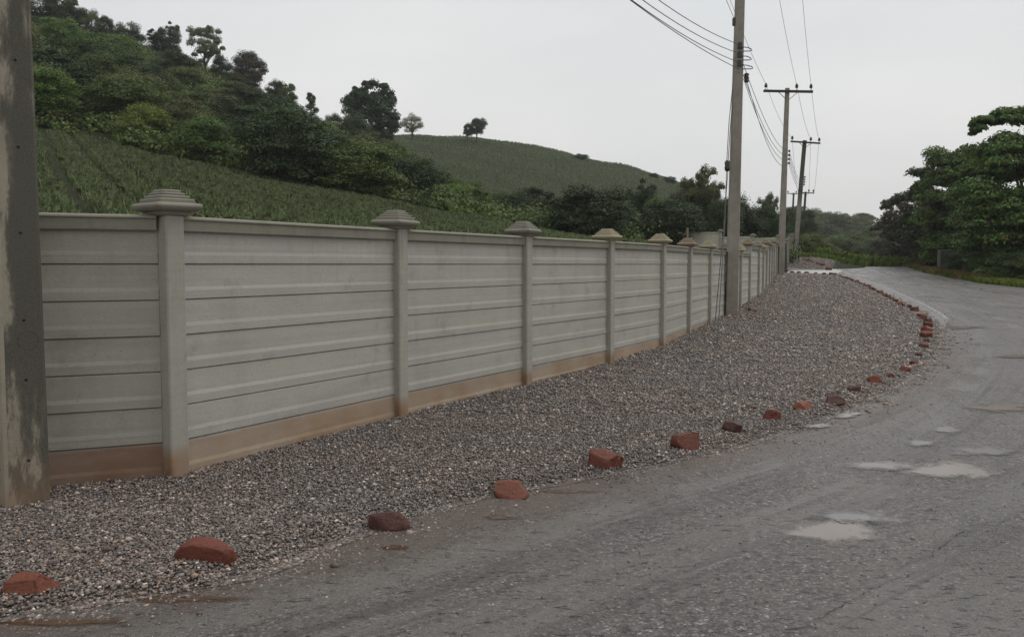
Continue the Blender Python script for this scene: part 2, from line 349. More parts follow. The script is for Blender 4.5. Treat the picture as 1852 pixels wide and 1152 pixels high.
def asphalt_mat():
    m, n, b = mat('wet_asphalt'); g = N(n, 'ShaderNodeNewGeometry'); v = g.outputs['Position']
    vo = N(n, 'ShaderNodeTexVoronoi'); vo.inputs['Scale'].default_value = 75; n.links.new(v, vo.inputs['Vector'])
    s = N(n, 'ShaderNodeSeparateColor'); n.links.new(vo.outputs['Color'], s.inputs[0])
    agg = ramp(n, s.outputs[0], [(0.0, .06), (.55, .13), (.9, .21), (.97, .32), (1.0, .55)])
    col = mixc(n, 1.0, agg, (1.1, .98, .92), 'MULTIPLY')
    col = mixc(n, ramp(n, noise(n, v, 22, 6, .75), [(.38, .85), (.5, 0.0)]), col, (.018, .016, .015))
    col = mixc(n, ramp(n, noise(n, v, .9, 6, .62, .6), [(.40, 0.0), (.66, .6)]), col, (.155, .135, .12))
    tv = N(n, 'ShaderNodeAttribute', attribute_name='track')
    trk_sheen = noise(n, mapping(n, tv.outputs['Vector'], (1.9, .07, 1)), 1.0, 5, .6, .25)
    col = mixc(n, ramp(n, trk_sheen, [(.50, 0.0), (.58, .7)]), col, (.20, .185, .17))  # wheel tracks: their wet sheen is partly painted in as lighter streaks
    col = mixc(n, ramp(n, noise(n, mapping(n, tv.outputs['Vector'], (5, .16, 1)), 1.0, 5, .65, .2), [(.54, 0.0), (.64, .5)]), col, (.055, .05, .046))
    col = mixc(n, ramp(n, noise(n, mapping(n, v, (9, 26, 9)), 1.0, 5, .75), [(.575, 0.0), (.63, .95)]), col, (.016, .014, .013))
    # brownish silt washed along the gravel edge
    at = N(n, 'ShaderNodeAttribute', attribute_name='edge')
    e = math_(n, 'ADD', at.outputs['Fac'], math_(n, 'MULTIPLY', math_(n, 'SUBTRACT', noise(n, v, 2.2, 6, .65), .5), 1.0))
    col = mixc(n, ramp(n, e, [(.45, 0.0), (.95, .75)]), col, (.115, .08, .06))
    n.links.new(col, b.inputs['Base Color'])
    wet = noise(n, mapping(n, v, (.8, .5, 1)), .9, 5, .6, .5)
    rg = math_(n, 'SUBTRACT', ramp(n, wet, [(.38, .30), (.5, .42), (.66, .58)]), math_(n, 'MULTIPLY', ramp(n, trk_sheen, [(.5, 0.0), (.58, 1.0)]), .14))
    n.links.new(rg, b.inputs['Roughness']); b.inputs['Specular IOR Level'].default_value = .5
    h = math_(n, 'ADD', math_(n, 'MULTIPLY', math_(n, 'SUBTRACT', 1.0, vo.outputs['Distance']), .35), math_(n, 'MULTIPLY', noise(n, v, 22, 6, .75), 1.1))
    h = math_(n, 'ADD', h, math_(n, 'MULTIPLY', noise(n, v, 4, 5, .6), 1.4))
    bump(n, b, h, 1.0, .022)
    return m
M['asphalt'] = asphalt_mat()
def shore(n, b, v, lo, hi, amp, sc=4.5):
    """ragged shoreline: the film thins out to bare road towards its rim"""
    at = N(n, 'ShaderNodeAttribute', attribute_name='rim')
    e = math_(n, 'ADD', at.outputs['Fac'], math_(n, 'MULTIPLY', math_(n, 'SUBTRACT', noise(n, v, sc, 7, .68), .5), amp))
    f = ramp(n, e, [(lo, 1.0), (hi, 0.0)]); t = N(n, 'ShaderNodeBsdfTransparent'); ms = N(n, 'ShaderNodeMixShader')
    n.links.new(f, ms.inputs[0]); n.links.new(t.outputs[0], ms.inputs[1]); n.links.new(b.outputs[0], ms.inputs[2]); n.links.new(ms.outputs[0], n.nodes['Material Output'].inputs[0])
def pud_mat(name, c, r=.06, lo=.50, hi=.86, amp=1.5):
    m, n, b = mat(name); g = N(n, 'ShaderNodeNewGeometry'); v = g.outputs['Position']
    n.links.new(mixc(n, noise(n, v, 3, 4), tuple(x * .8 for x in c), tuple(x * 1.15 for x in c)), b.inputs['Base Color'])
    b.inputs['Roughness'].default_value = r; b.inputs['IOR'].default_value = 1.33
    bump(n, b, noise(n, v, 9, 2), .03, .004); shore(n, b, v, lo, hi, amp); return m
M['puddle'] = pud_mat('silt_sky_water', (.23, .195, .17), .2); M['puddle_grey'] = pud_mat('grey_water', (.19, .178, .165), .22, .35, .85, 1.8)  # pale silt tone, with the sky's reflection partly put into the base colour
M['mud'] = pud_mat('brown_mud_water', (.11, .065, .04), .3, .3, .8, 1.3)
def crack_mat():
    m, n, b = mat('crack_dark'); g = N(n, 'ShaderNodeNewGeometry'); b.inputs['Base Color'].default_value = (.022, .02, .018, 1); b.inputs['Roughness'].default_value = .95
    f = ramp(n, noise(n, g.outputs['Position'], 7, 6, .75), [(.44, 0.0), (.56, .85)]); t = N(n, 'ShaderNodeBsdfTransparent'); ms = N(n, 'ShaderNodeMixShader')
    n.links.new(f, ms.inputs[0]); n.links.new(t.outputs[0], ms.inputs[1]); n.links.new(b.outputs[0], ms.inputs[2]); n.links.new(ms.outputs[0], n.nodes['Material Output'].inputs[0]); return m
M['crack'] = crack_mat()
def worn(name, c, under, lo, hi, sc=9):
    m, n, b = mat(name); g = N(n, 'ShaderNodeNewGeometry'); v = g.outputs['Position']
    f = ramp(n, noise(n, v, sc, 7, .75), [(lo, 0.0), (hi, 1.0)])
    n.links.new(mixc(n, f, under, c), b.inputs['Base Color']); b.inputs['Roughness'].default_value = .5
    bump(n, b, noise(n, v, 40, 4, .7), .5, .006); return m
M['line'] = worn('worn_road_paint', (.42, .41, .39), (.165, .155, .145), .44, .60)
M['shoulder'] = worn('pale_shoulder', (.20, .19, .178), (.145, .135, .125), .35, .65, 2.5)
M['slab'] = worn('concrete_slab', (.50, .49, .46), (.36, .35, .32), .3, .7, 2)
M['redrock'] = None
def rock_mat(name, a, c):
    m, n, b = mat(name); o, v, r = objvec(n)
    col = mixc(n, noise(n, v, 9, 6, .65), a, c)
    col = mixc(n, ramp(n, noise(n, v, 60, 4, .7), [(.35, .6), (.55, 0.0)]), col, tuple(x * .5 for x in a))
    hs = N(n, 'ShaderNodeHueSaturation'); n.links.new(col, hs.inputs['Color'])
    mr = N(n, 'ShaderNodeMapRange'); mr.inputs[3].default_value = .75; mr.inputs[4].default_value = 1.25; n.links.new(r, mr.inputs[0]); n.links.new(mr.outputs[0], hs.inputs['Value'])
    n.links.new(hs.outputs[0], b.inputs['Base Color']); b.inputs['Roughness'].default_value = .55; b.inputs['Specular IOR Level'].default_value = .35
    bump(n, b, noise(n, v, 38, 7, .72), .9, .012); return m
M['rock_red'] = rock_mat('red_laterite', (.10, .03, .02), (.22, .066, .04))
M['rock_dark'] = rock_mat('dark_laterite', (.07, .028, .022), (.12, .048, .034))
M['rock_orange'] = rock_mat('orange_laterite', (.14, .042, .024), (.28, .09, .05))
M['rock_pale'] = rock_mat('pale_rock', (.3, .22, .18), (.45, .36, .3))
M['sand'] = soil_mat('pale_sand', (.42, .38, .32), (.5, .46, .40), (.36, .32, .27))

# ------------------------------------------------------------------ object helpers
def tag(o, label=None, cat=None, group=None, kind=None):
    if label: o['label'] = label
    if cat: o['category'] = cat
    if group: o['group'] = group
    if kind: o['kind'] = kind
    return o
def link(o, parent=None):
    C.objects.link(o)
    if parent is not None: o.parent = parent
    return o
def empty(name, loc, rz=0):
    o = bpy.data.objects.new(name, None); o.empty_display_size = .3; o.location = loc; o.rotation_euler = (0, 0, rz); return link(o)
def mesh_np(name, V, F, m=None, smooth=False):
    me = bpy.data.meshes.new(name); V = np.asarray(V, np.float32); F = np.asarray(F, np.int32)
    k = F.shape[1]; me.vertices.add(len(V)); me.vertices.foreach_set('co', V.ravel())
    me.loops.add(F.size); me.loops.foreach_set('vertex_index', F.ravel())
    me.polygons.add(len(F)); me.polygons.foreach_set('loop_start', np.arange(0, F.size, k, dtype=np.int32))
    me.update(calc_edges=True)
    if smooth: me.polygons.foreach_set('use_smooth', np.ones(len(F), bool))
    if m: me.materials.append(m)
    return me
def from_bm(name, bm, m, parent=None, smooth=False, loc=None):
    me = bpy.data.meshes.new(name); bmesh.ops.recalc_face_normals(bm, faces=bm.faces[:]); bm.to_mesh(me); bm.free()
    if smooth:
        for p in me.polygons: p.use_smooth = True
    me.materials.append(m); o = bpy.data.objects.new(name, me); link(o, parent)
    if loc is not None: o.location = loc
    return o
def bbox(bm, x0, x1, y0, y1, z0, z1, bev=0, M_=None):
    r = bmesh.ops.create_cube(bm, size=1)['verts']
    bmesh.ops.scale(bm, vec=(x1 - x0, y1 - y0, z1 - z0), verts=r); bmesh.ops.translate(bm, vec=((x0 + x1) / 2, (y0 + y1) / 2, (z0 + z1) / 2), verts=r)
    if bev:
        ed = {e for v in r for e in v.link_edges}
        q = bmesh.ops.bevel(bm, geom=list(ed), offset=bev, segments=1, affect='EDGES'); r = list({v for f in q['faces'] for v in f.verts} | set(v for v in r if v.is_valid))
    if M_ is not None: bmesh.ops.transform(bm, matrix=M_, verts=r)
    return r
def tube(bm, pts, rad, n=8, cap=True):
    rings = []; pts = [Vector(p) for p in pts]
    rad = rad if hasattr(rad, '__len__') else [rad] * len(pts)
    ref = Vector((0, 0, 1)) if abs((pts[-1] - pts[0]).normalized().z) < .9 else Vector((1, 0, 0))
    for i, p in enumerate(pts):
        d = (pts[min(i + 1, len(pts) - 1)] - pts[max(i - 1, 0)]).normalized()
        a = d.cross(ref).normalized(); b = d.cross(a)
        rings.append([bm.verts.new(p + (a * math.cos(t) + b * math.sin(t)) * rad[i]) for t in [2 * math.pi * k / n for k in range(n)]])
    for r0, r1 in zip(rings[:-1], rings[1:]):
        for k in range(n): bm.faces.new((r0[k], r0[(k + 1) % n], r1[(k + 1) % n], r1[k]))
    if cap:
        bm.faces.new(rings[0][::-1]); bm.faces.new(rings[-1])
def lathe(bm, prof, c=(0, 0, 0), n=14, axis=None):
    rings = []
    for r, z in prof:
        rings.append([bm.verts.new((c[0] + r * math.cos(2 * math.pi * k / n), c[1] + r * math.sin(2 * math.pi * k / n), c[2] + z)) for k in range(n)])
    for r0, r1 in zip(rings[:-1], rings[1:]):
        for k in range(n): bm.faces.new((r0[k], r0[(k + 1) % n], r1[(k + 1) % n], r1[k]))
    bm.faces.new(rings[0][::-1]); bm.faces.new(rings[-1])
    return [v for r in rings for v in r]

# ------------------------------------------------------------------ ground sheet
def axis(vals): return np.array(sorted(set(np.round(vals, 3))))
gy = axis(np.concatenate([np.arange(-60, 0, 4), np.arange(0, 36, .6), np.arange(36, 100, 1.0), np.arange(100, 260, 2.5), np.arange(260, 440, 6), np.arange(440, 1201, 40)]))
gx = axis(np.concatenate([np.arange(-900, -160, 25), np.arange(-160, -50, 3), np.arange(-50, -12, 1.2), np.arange(-12, 40, .6), np.arange(40, 120, 2), np.arange(120, 400, 8), np.arange(400, 1000, 30)]))
XX, YY = np.meshgrid(gx, gy)
ZZ = H(XX, YY); cor = (1 - sstep(.0, 1.0, wall_s(XX, YY))) * (1 - sstep(96, 104, YY))
ZZ = ZZ - .07 * cor
V = np.stack([XX.ravel(), YY.ravel(), ZZ.ravel()], 1); nx, ny = len(gx), len(gy)
idx = np.arange(nx * ny).reshape(ny, nx)
F = np.stack([idx[:-1, :-1].ravel(), idx[:-1, 1:].ravel(), idx[1:, 1:].ravel(), idx[1:, :-1].ravel()], 1)
ground = link(bpy.data.objects.new('ground', mesh_np('ground', V, F, M['ground'], True))); tag(ground, 'dark soil and low growth covering the land and the hills', kind='structure')

# ------------------------------------------------------------------ road, gravel and slab
EDGE_PX = [(0, 1128), (300, 1082), (430, 1058), (620, 985), (760, 935), (900, 898), (1040, 872), (1180, 848), (1300, 820), (1400, 792), (1500, 760), (1560, 735), (1630, 700), (1680, 665), (1703, 635),
           (1712, 612), (1707, 592), (1690, 578), (1665, 562), (1640, 550), (1600, 532), (1570, 518), (1545, 509), (1520, 499.5), (1509, 495)]
EDGE = [GF(u, v) for u, v in EDGE_PX]
far = EDGE[-1]
EDGE_PTS = np.array([(-9.0, 1.6), (-5.0, 3.2)] + EDGE + [(far[0] + 3.2, far[1] + 9), (far[0] + 6.8, far[1] + 18), (far[0] + 10.5, far[1] + 27)])
RIGHT_PX = [(1852, 521), (1784, 514), (1735, 505.5), (1686, 496.5), (1662, 491)]
RG = [GF(u, v) for u, v in RIGHT_PX]
RIGHT_PTS = np.array([(30, -60), (26, -10), (22, 15), (22.2, 28)] + RG + [(RG[-1][0] + 3.6, RG[-1][1] + 9), (RG[-1][0] + 8.2, RG[-1][1] + 20), (RG[-1][0] + 11, RG[-1][1] + 26)])
def smooth_poly(p, n=400):
    p = np.asarray(p, float); d = np.r_[0, np.cumsum(np.hypot(*np.diff(p, axis=0).T))]
    t = np.linspace(0, d[-1], n); q = np.stack([np.interp(t, d, p[:, 0]), np.interp(t, d, p[:, 1])], 1)
    k = np.hanning(9); k /= k.sum()
    for _ in range(2):
        pad = np.concatenate([np.repeat(q[:1], 4, 0), q, np.repeat(q[-1:], 4, 0)])
        q = np.stack([np.convolve(pad[:, i], k, 'valid') for i in (0, 1)], 1)
    return q
def edge_x(Y): return np.interp(Y, EDGE_PTS[:, 1], EDGE_PTS[:, 0])
def edge_d(X, Y):
    q = EQ; best = np.full(X.shape, 1e9)
    for (ax, ay), (bx, by) in zip(q[:-1], q[1:]):
        dx, dy = bx - ax, by - ay; t = np.clip(((X - ax) * dx + (Y - ay) * dy) / (dx * dx + dy * dy), 0, 1)
        best = np.minimum(best, np.hypot(X - ax - t * dx, Y - ay - t * dy))
    return best
EQ = smooth_poly(EDGE_PTS, 120)
def ragged_x(Y): return edge_x(Y) + .035 * np.sin(Y * 9.1) + .05 * np.sin(Y * 3.7 + 1) + .03 * np.sin(Y * 21.3)
# asphalt: rows of constant Y from the gravel edge to the right verge
ys = np.concatenate([np.arange(-60, 1.6, 2.0), np.arange(1.6, 14, .12), np.arange(14, 40, .4), np.arange(40, 97, .8)])
rows = []; NC = 60
xl = np.where(ys < 1.7, -30 + 0 * ys, ragged_x(ys) - .25)
xr = np.interp(ys, RIGHT_PTS[:, 1], RIGHT_PTS[:, 0]) + .15 * np.sin(ys * .9)
tt = np.linspace(0, 1, NC) ** 1.6
GX = xl[:, None] + (xr - xl)[:, None] * tt[None]; GY = np.repeat(ys[:, None], NC, 1)
GZ = base_h(GY) + .004 + .012 * rough(GX, GY, 2.3) * sstep(2, 6, GY) * (1 - sstep(30, 40, GY)) * 0
V = np.stack([GX.ravel(), GY.ravel(), GZ.ravel()], 1); idx = np.arange(V.shape[0]).reshape(len(ys), NC)
F = np.stack([idx[:-1, :-1].ravel(), idx[:-1, 1:].ravel(), idx[1:, 1:].ravel(), idx[1:, :-1].ravel()], 1)
me = mesh_np('road', V, F, M['asphalt'], True)
at = me.attributes.new('edge', 'FLOAT', 'POINT'); ed = 1 - np.clip(edge_d(GX.ravel(), GY.ravel()) / 1.5, 0, 1); ed *= (GY.ravel() < 20)
at.data.foreach_set('value', ed.astype(np.float32))
def edge_param(X, Y):
    q = np.concatenate([[EQ[0] + (EQ[0] - EQ[1]) * 60], EQ]); best = np.full(X.shape, 1e9); S_ = np.zeros_like(best); L_ = 0
    for (ax, ay), (bx, by) in zip(q[:-1], q[1:]):
        dx, dy = bx - ax, by - ay; l = math.hypot(dx, dy); t = np.clip(((X - ax) * dx + (Y - ay) * dy) / (l * l), 0, 1)
        d = np.hypot(X - ax - t * dx, Y - ay - t * dy); m = d < best; best = np.where(m, d, best); S_ = np.where(m, L_ + t * l, S_); L_ += l
    return best, S_
ed_, es_ = edge_param(GX.ravel(), GY.ravel()); tk = me.attributes.new('track', 'FLOAT_VECTOR', 'POINT')
tk.data.foreach_set('vector', np.stack([ed_, es_, 0 * es_], 1).astype(np.float32).ravel())
road = link(bpy.data.objects.new('road', me)); tag(road, 'worn wet grey asphalt road bending left beside the gravel', kind='structure')
# gravel bed between wall and road edge (two stretches, either side of the driveway)
DRV = [GF(u, v) for u, v in [(1417, 494), (1450, 494.5), (1497, 496.5), (1512, 496), (1524, 490.5), (1508, 486), (1495, 488.6), (1450, 488), (1418, 487.6)]]
def on_drive(X, Y):
    px = np.array([p[0] for p in DRV]); py = np.array([p[1] for p in DRV]); ins = np.zeros(np.broadcast(X, Y).shape, bool)
    for i in range(len(px)):
        x0, y0, x1, y1 = px[i], py[i], px[i - 1], py[i - 1]
        c = ((y0 > Y) != (y1 > Y)) & (X < (x1 - x0) * (Y - y0) / (y1 - y0 + 1e-12) + x0); ins ^= c
    return ins
def gravel_h(X, Y):
    d = -wall_s(X, Y); e = edge_x(Y) - X
    lift = .045 * sstep(0, .5, e)
    h0 = H(X, Y) + .004 + lift - .035 + .012 * rough(X, Y, 1.1) + .03
    dip = sstep(56, 58, Y) * (1 - sstep(66.5, 68, Y)); return h0 * (1 - dip) + np.minimum(h0, base_h(Y) - .02) * dip
ys = np.concatenate([np.arange(1.7, 14, .15), np.arange(14, 40, .4), np.arange(40, 97, .7)]); NC = 34
xl = np.interp(ys, [1.7, POSTS[0][1]], [-30, POSTS[0][0]]); xl = np.where(ys < POSTS[0][1], -26, WX(ys)) - .08
xr = ragged_x(ys)
tt = np.linspace(0, 1, NC); GX = xl[:, None] + (xr - xl)[:, None] * tt[None]; GY = np.repeat(ys[:, None], NC, 1)
GZ = np.where(tt[None] > .999, base_h(GY) + .0075, gravel_h(GX, GY))
V = np.stack([GX.ravel(), GY.ravel(), GZ.ravel()], 1); idx = np.arange(V.shape[0]).reshape(len(ys), NC)
F = np.stack([idx[:-1, :-1].ravel(), idx[:-1, 1:].ravel(), idx[1:, 1:].ravel(), idx[1:, :-1].ravel()], 1)
gv = link(bpy.data.objects.new('gravel_bed', mesh_np('gravel_bed', V, F, M['gravel_bed'], True))); tag(gv, 'bed of grey gravel between the concrete wall and the road', kind='structure')

def sheet(name, pts, dz, m, label=None, kind='structure', hf=None, res=None, cat=None, thick=0):
    """flat draped sheet with an outline of ground points"""
    bm = bmesh.new(); vs = [bm.verts.new((x, y, 0)) for x, y in pts]
    f = bm.faces.new(vs)
    if f.normal.z < 0: f.normal_flip()
    bmesh.ops.triangulate(bm, faces=[f])
    if res: bmesh.ops.subdivide_edges(bm, edges=bm.edges[:], cuts=res, use_grid_fill=True)
    hf = hf or (lambda x, y: float(base_h(y)))
    for v in bm.verts: v.co.z = hf(v.co.x, v.co.y) + dz
    me = bpy.data.meshes.new(name); bm.normal_update(); bm.to_mesh(me); bm.free(); me.materials.append(m)
    o = link(bpy.data.objects.new(name, me)); tag(o, label, cat, kind=kind); return o
def ribbon(name, pts, wd, dz, m, label, n=60, jitter=0, smooth=True, cat=None, kind='structure'):
    q = smooth_poly(pts, n) if smooth else np.array(pts, float)
    d = np.gradient(q, axis=0); nn = np.stack([-d[:, 1], d[:, 0]], 1); nn /= np.linalg.norm(nn, axis=1)[:, None]
    wv = wd * (1 + jitter * rng.uniform(-1, 1, len(q)))
    if jitter: w1_ = np.cumsum(rng.normal(0, wd * .9, len(q))); w1_ -= np.linspace(0, w1_[-1], len(q)); q = q + nn * w1_[:, None]; wv = wd * rng.uniform(.15, 1.5, len(q)) ** 1.3
    A = q + nn * wv[:, None] / 2; B = q - nn * wv[:, None] / 2
    V = np.concatenate([np.c_[A, base_h(A[:, 1]) + dz], np.c_[B, base_h(B[:, 1]) + dz]]); k = len(q)
    F = np.array([(i, i + 1, k + i + 1, k + i) for i in range(k - 1)])
    me = mesh_np(name, V, F, m)
    o = link(bpy.data.objects.new(name, me)); tag(o, label, cat, kind=kind); return o
# pale shoulder between the rock row and the white line
LINE_PX = [(1511.6, 484.5), (1536, 495.5), (1560, 505.5), (1606, 521), (1631, 533), (1662, 546), (1694, 563), (1722, 583)]
LN = [GF(u, v) for u, v in LINE_PX]
E2 = [GF(u, v) for u, v in [(1712, 600), (1707, 592), (1690, 578), (1665, 562), (1640, 550), (1600, 532), (1570, 518), (1545, 509), (1520, 499.5), (1509, 495)]]
sq = smooth_poly(LN + [(LN[0][0], LN[0][1])][:0] if False else LN[::-1], 60); eq = smooth_poly(E2, 60)
V = np.concatenate([np.c_[sq, base_h(sq[:, 1]) + .008], np.c_[eq, base_h(eq[:, 1]) + .008]]); F = np.array([(i, i + 1, 61 + i, 60 + i) for i in range(59)])
o = link(bpy.data.objects.new('shoulder', mesh_np('shoulder', V, F, M['shoulder']))); tag(o, 'pale grey road shoulder beyond the row of red stones', kind='structure')
ribbon('edge_line', LN, .11, .013, M['line'], 'worn white line along the left edge of the road')
for a, b_, lab in [((1572, 484.5), (1626, 498), 'longer worn white dash in the middle of the far road'), ((1650, 502), (1680, 510), 'shorter worn white dash in the middle of the road')]:
    ribbon('centre_line', [GF(*a), GF((a[0] + b_[0]) / 2, (a[1] + b_[1]) / 2), GF(*b_)], .13, .012, M['line'], lab, n=12)
# white concrete driveway crossing
d0 = (POSTS[-1][0] - .3, POSTS[-1][1] + 3.2)
q = DRV
o = sheet('driveway', q, .012, M['slab'], 'pale concrete driveway strip crossing the gravel', res=2)

# puddles, mud and cracks
def patch(name, u, v, w, h, seed, dz, m, lab, n=40, nr=9):
    r = random.Random(seed); ph = [r.uniform(0, 6.28) for _ in range(5)]; V_ = []; A_ = []
    for j in range(nr):
        q = j / (nr - 1) * 1.35
        for k in range(n):
            t = 2 * math.pi * k / n; rr = 1 + .16 * math.sin(2 * t + ph[0]) + .10 * math.sin(3 * t + ph[1]) + .05 * math.sin(5 * t + ph[2])
            x, y = GF(u + w / 2 * rr * q * math.cos(t), v + h / 2 * rr * q * math.sin(t)); V_.append((x, y, float(base_h(y)) + dz)); A_.append(q * .75)
    F_ = [(j * n + k, j * n + (k + 1) % n, (j + 1) * n + (k + 1) % n, (j + 1) * n + k) for j in range(1, nr - 1) for k in range(n)]
    F_ += [(0, n + (k + 1) % n, n + k, n + k) for k in range(0)]
    me = mesh_np(name, V_, F_, m); bm = bmesh.new(); bm.from_mesh(me); bm.verts.ensure_lookup_table()
    bm.faces.new([bm.verts[n + k] for k in range(n)]); bmesh.ops.recalc_face_normals(bm, faces=bm.faces[:])
    if sum(f.normal.z for f in bm.faces) < 0: bmesh.ops.reverse_faces(bm, faces=bm.faces[:])
    bm.to_mesh(me); bm.free()
    at = me.attributes.new('rim', 'FLOAT', 'POINT'); at.data.foreach_set('value', np.array(A_, np.float32))
    o = link(bpy.data.objects.new(name, me)); tag(o, lab, kind='structure'); return o
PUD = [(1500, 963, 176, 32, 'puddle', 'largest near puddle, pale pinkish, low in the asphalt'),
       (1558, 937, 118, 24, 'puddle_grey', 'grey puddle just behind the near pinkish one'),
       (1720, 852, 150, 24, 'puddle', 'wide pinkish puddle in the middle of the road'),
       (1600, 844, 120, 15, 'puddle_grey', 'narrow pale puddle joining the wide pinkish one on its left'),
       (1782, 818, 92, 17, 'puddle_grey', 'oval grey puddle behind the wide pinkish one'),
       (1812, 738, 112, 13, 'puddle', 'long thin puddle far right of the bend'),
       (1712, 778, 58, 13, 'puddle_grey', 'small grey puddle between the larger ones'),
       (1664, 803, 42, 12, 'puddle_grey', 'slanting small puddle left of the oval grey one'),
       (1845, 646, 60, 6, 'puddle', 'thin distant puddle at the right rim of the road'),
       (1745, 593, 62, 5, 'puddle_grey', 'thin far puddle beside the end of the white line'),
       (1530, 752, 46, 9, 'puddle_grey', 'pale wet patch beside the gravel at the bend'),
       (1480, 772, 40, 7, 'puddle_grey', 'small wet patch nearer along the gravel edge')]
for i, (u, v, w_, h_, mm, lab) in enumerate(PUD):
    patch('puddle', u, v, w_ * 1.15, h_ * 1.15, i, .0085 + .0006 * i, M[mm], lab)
for i, (u, v, w_, h_, lab) in enumerate([(330, 1086, 230, 12, 'long brown muddy streak at the foot of the gravel'), (100, 1128, 260, 16, 'brown muddy water in the lower left corner'),
        (1035, 890, 120, 7, 'thin brown streak along the gravel edge below the rocks'), (712, 992, 60, 7, 'small brown muddy smear on the asphalt'), (905, 938, 70, 7, 'brown smear between road and gravel')]):
    patch('mud', u, v, w_, h_, 50 + i, .0065 + .0003 * i, M['mud'], lab)
ribbon('crack', [GF(u, v) for u, v in [(1476, 1125), (1510, 1095), (1545, 1072), (1600, 1050), (1640, 1025), (1690, 985), (1745, 960)]], .007, .007, M['crack'], 'long ragged crack in the asphalt, lower right', n=90, jitter=.9)
ribbon('crack', [GF(u, v) for u, v in [(1420, 1072), (1450, 1078), (1490, 1075), (1520, 1084)]], .010, .007, M['crack'], 'short branching crack beside the long one', n=50, jitter=.8)
ribbon('crack', [GF(u, v) for u, v in [(1735, 512), (1770, 521), (1800, 528), (1830, 534)]], .12, .008, M['crack'], 'dark seam across the far road', n=30, jitter=.5)
ribbon('crack', [GF(u, v) for u, v in [(1600, 832), (1640, 838), (1680, 842)]], .016, .007, M['crack'], 'dark broken lip above the middle puddle', n=40, jitter=.8)
ribbon('crack', [GF(u, v) for u, v in [(1495, 936), (1530, 946), (1590, 951)]], .014, .010, M['crack'], 'dark broken rim between the two near puddles', n=40, jitter=.6)

# ------------------------------------------------------------------ loose gravel stones (one mass)
def ico(sub=1):
    bm = bmesh.new(); bmesh.ops.create_icosphere(bm, subdivisions=sub, radius=1); v = np.array([x.co[:] for x in bm.verts]); f = np.array([[q.index for q in p.verts] for p in bm.faces]); bm.free(); return v, f
def octa():
    v = np.array([(1, 0, 0), (0, 1, 0), (-1, 0, 0), (0, -1, 0), (0, 0, 1), (0, 0, -1)], float)
    f = np.array([(0, 1, 4), (1, 2, 4), (2, 3, 4), (3, 0, 4), (1, 0, 5), (2, 1, 5), (3, 2, 5), (0, 3, 5)]); return v, f
def scatter_stones(X, Y, Z, R, shape, nvar=12):
    bv, bf = shape; n = len(X)
    var = [bv * (1 + rng.uniform(-.32, .32, (len(bv), 1))) for _ in range(nvar)]
    base = np.stack(var)[rng.integers(0, nvar, n)]
    sc = np.stack([rng.uniform(.8, 1.35, n), rng.uniform(.65, 1.1, n), rng.uniform(.4, .8, n)], 1) * R[:, None]
    base = base * sc[:, None]
    a = rng.uniform(0, 6.283, n); t = rng.normal(0, .35, n)
    ct, st = np.cos(t)[:, None], np.sin(t)[:, None]
    y = base[..., 1] * ct - base[..., 2] * st; z = base[..., 1] * st + base[..., 2] * ct; x = base[..., 0]
    ca, sa = np.cos(a)[:, None], np.sin(a)[:, None]
    out_ = np.stack([x * ca - y * sa + X[:, None], x * sa + y * ca + Y[:, None], z + Z[:, None]], -1).reshape(-1, 3)
    f = (bf[None] + (np.arange(n) * len(bv))[:, None, None]).reshape(-1, 3)
    return out_, f
def gravel_pts(y0, y1, dens):
    A = 40 * (y1 - y0); n = int(A * dens); X = rng.uniform(-9, 31, n); Y = rng.uniform(y0, y1, n)
    e = edge_x(Y) - X; u = CX + FPX * X / Y
    keep = (wall_s(X, Y) < -.02) & (u > -160) & (u < 2000) & (e > -.75)
    rg_ = .10 * np.sin(Y * 5.3 + X * 3) + .07 * np.sin(Y * 12.7); pr = np.where(e > .12 + rg_, 1.0, np.exp(-(.12 + rg_ - e) / .16) * .7)
    keep &= rng.uniform(0, 1, n) < pr
    keep &= ~on_drive(X, Y)
    return X[keep], Y[keep]
VS, FS, off = [], [], 0
for y0, y1, dens, r0, r1, shp in [(3.6, 6.5, 6400, .0052, .0112, ico()), (6.5, 10, 4000, .0070, .0136, octa()), (10, 15, 1900, .010, .018, octa()), (15, 24, 800, .014, .024, octa()), (24, 42, 280, .020, .032, octa()), (42, 92, 120, .026, .045, octa())]:
    X, Y = gravel_pts(y0, y1, dens); R = rng.uniform(r0, r1, len(X)) * np.exp(rng.normal(0, .22, len(X))) * np.where(rng.uniform(0, 1, len(X)) < .03, 1.7, 1)
    Z = np.maximum(gravel_h(X, Y), base_h(Y)) + rng.uniform(0, .018, len(X)) * sstep(-.05, .3, edge_x(Y) - X) + R * .25
    v, f = scatter_stones(X, Y, Z, R, shp); VS.append(v); FS.append(f + off); off += len(v)
o = link(bpy.data.objects.new('gravel', mesh_np('gravel', np.concatenate(VS), np.concatenate(FS), M['stone']))); tag(o, 'loose grey and brownish gravel stones', kind='stuff')
# chippings strewn on the asphalt
n = 26000; X = rng.uniform(-3, 14, n); Y = 2.6 + 14 * rng.uniform(0, 1, n) ** 1.5; e = X - edge_x(Y)
k = (e > .1) & (rng.uniform(0, 1, n) < .30 + np.exp(-e / 1.0)); X, Y = X[k], Y[k]; R = rng.uniform(.003, .0085, len(X)) * np.where(rng.uniform(0, 1, len(X)) < .02, 1.9, 1)
v, f = scatter_stones(X, Y, base_h(Y) + .004 + R * .3, R, ico()); 
o = link(bpy.data.objects.new('chippings', mesh_np('chippings', v, f, M['stone']))); tag(o, 'small loose chippings strewn over the asphalt', kind='stuff')

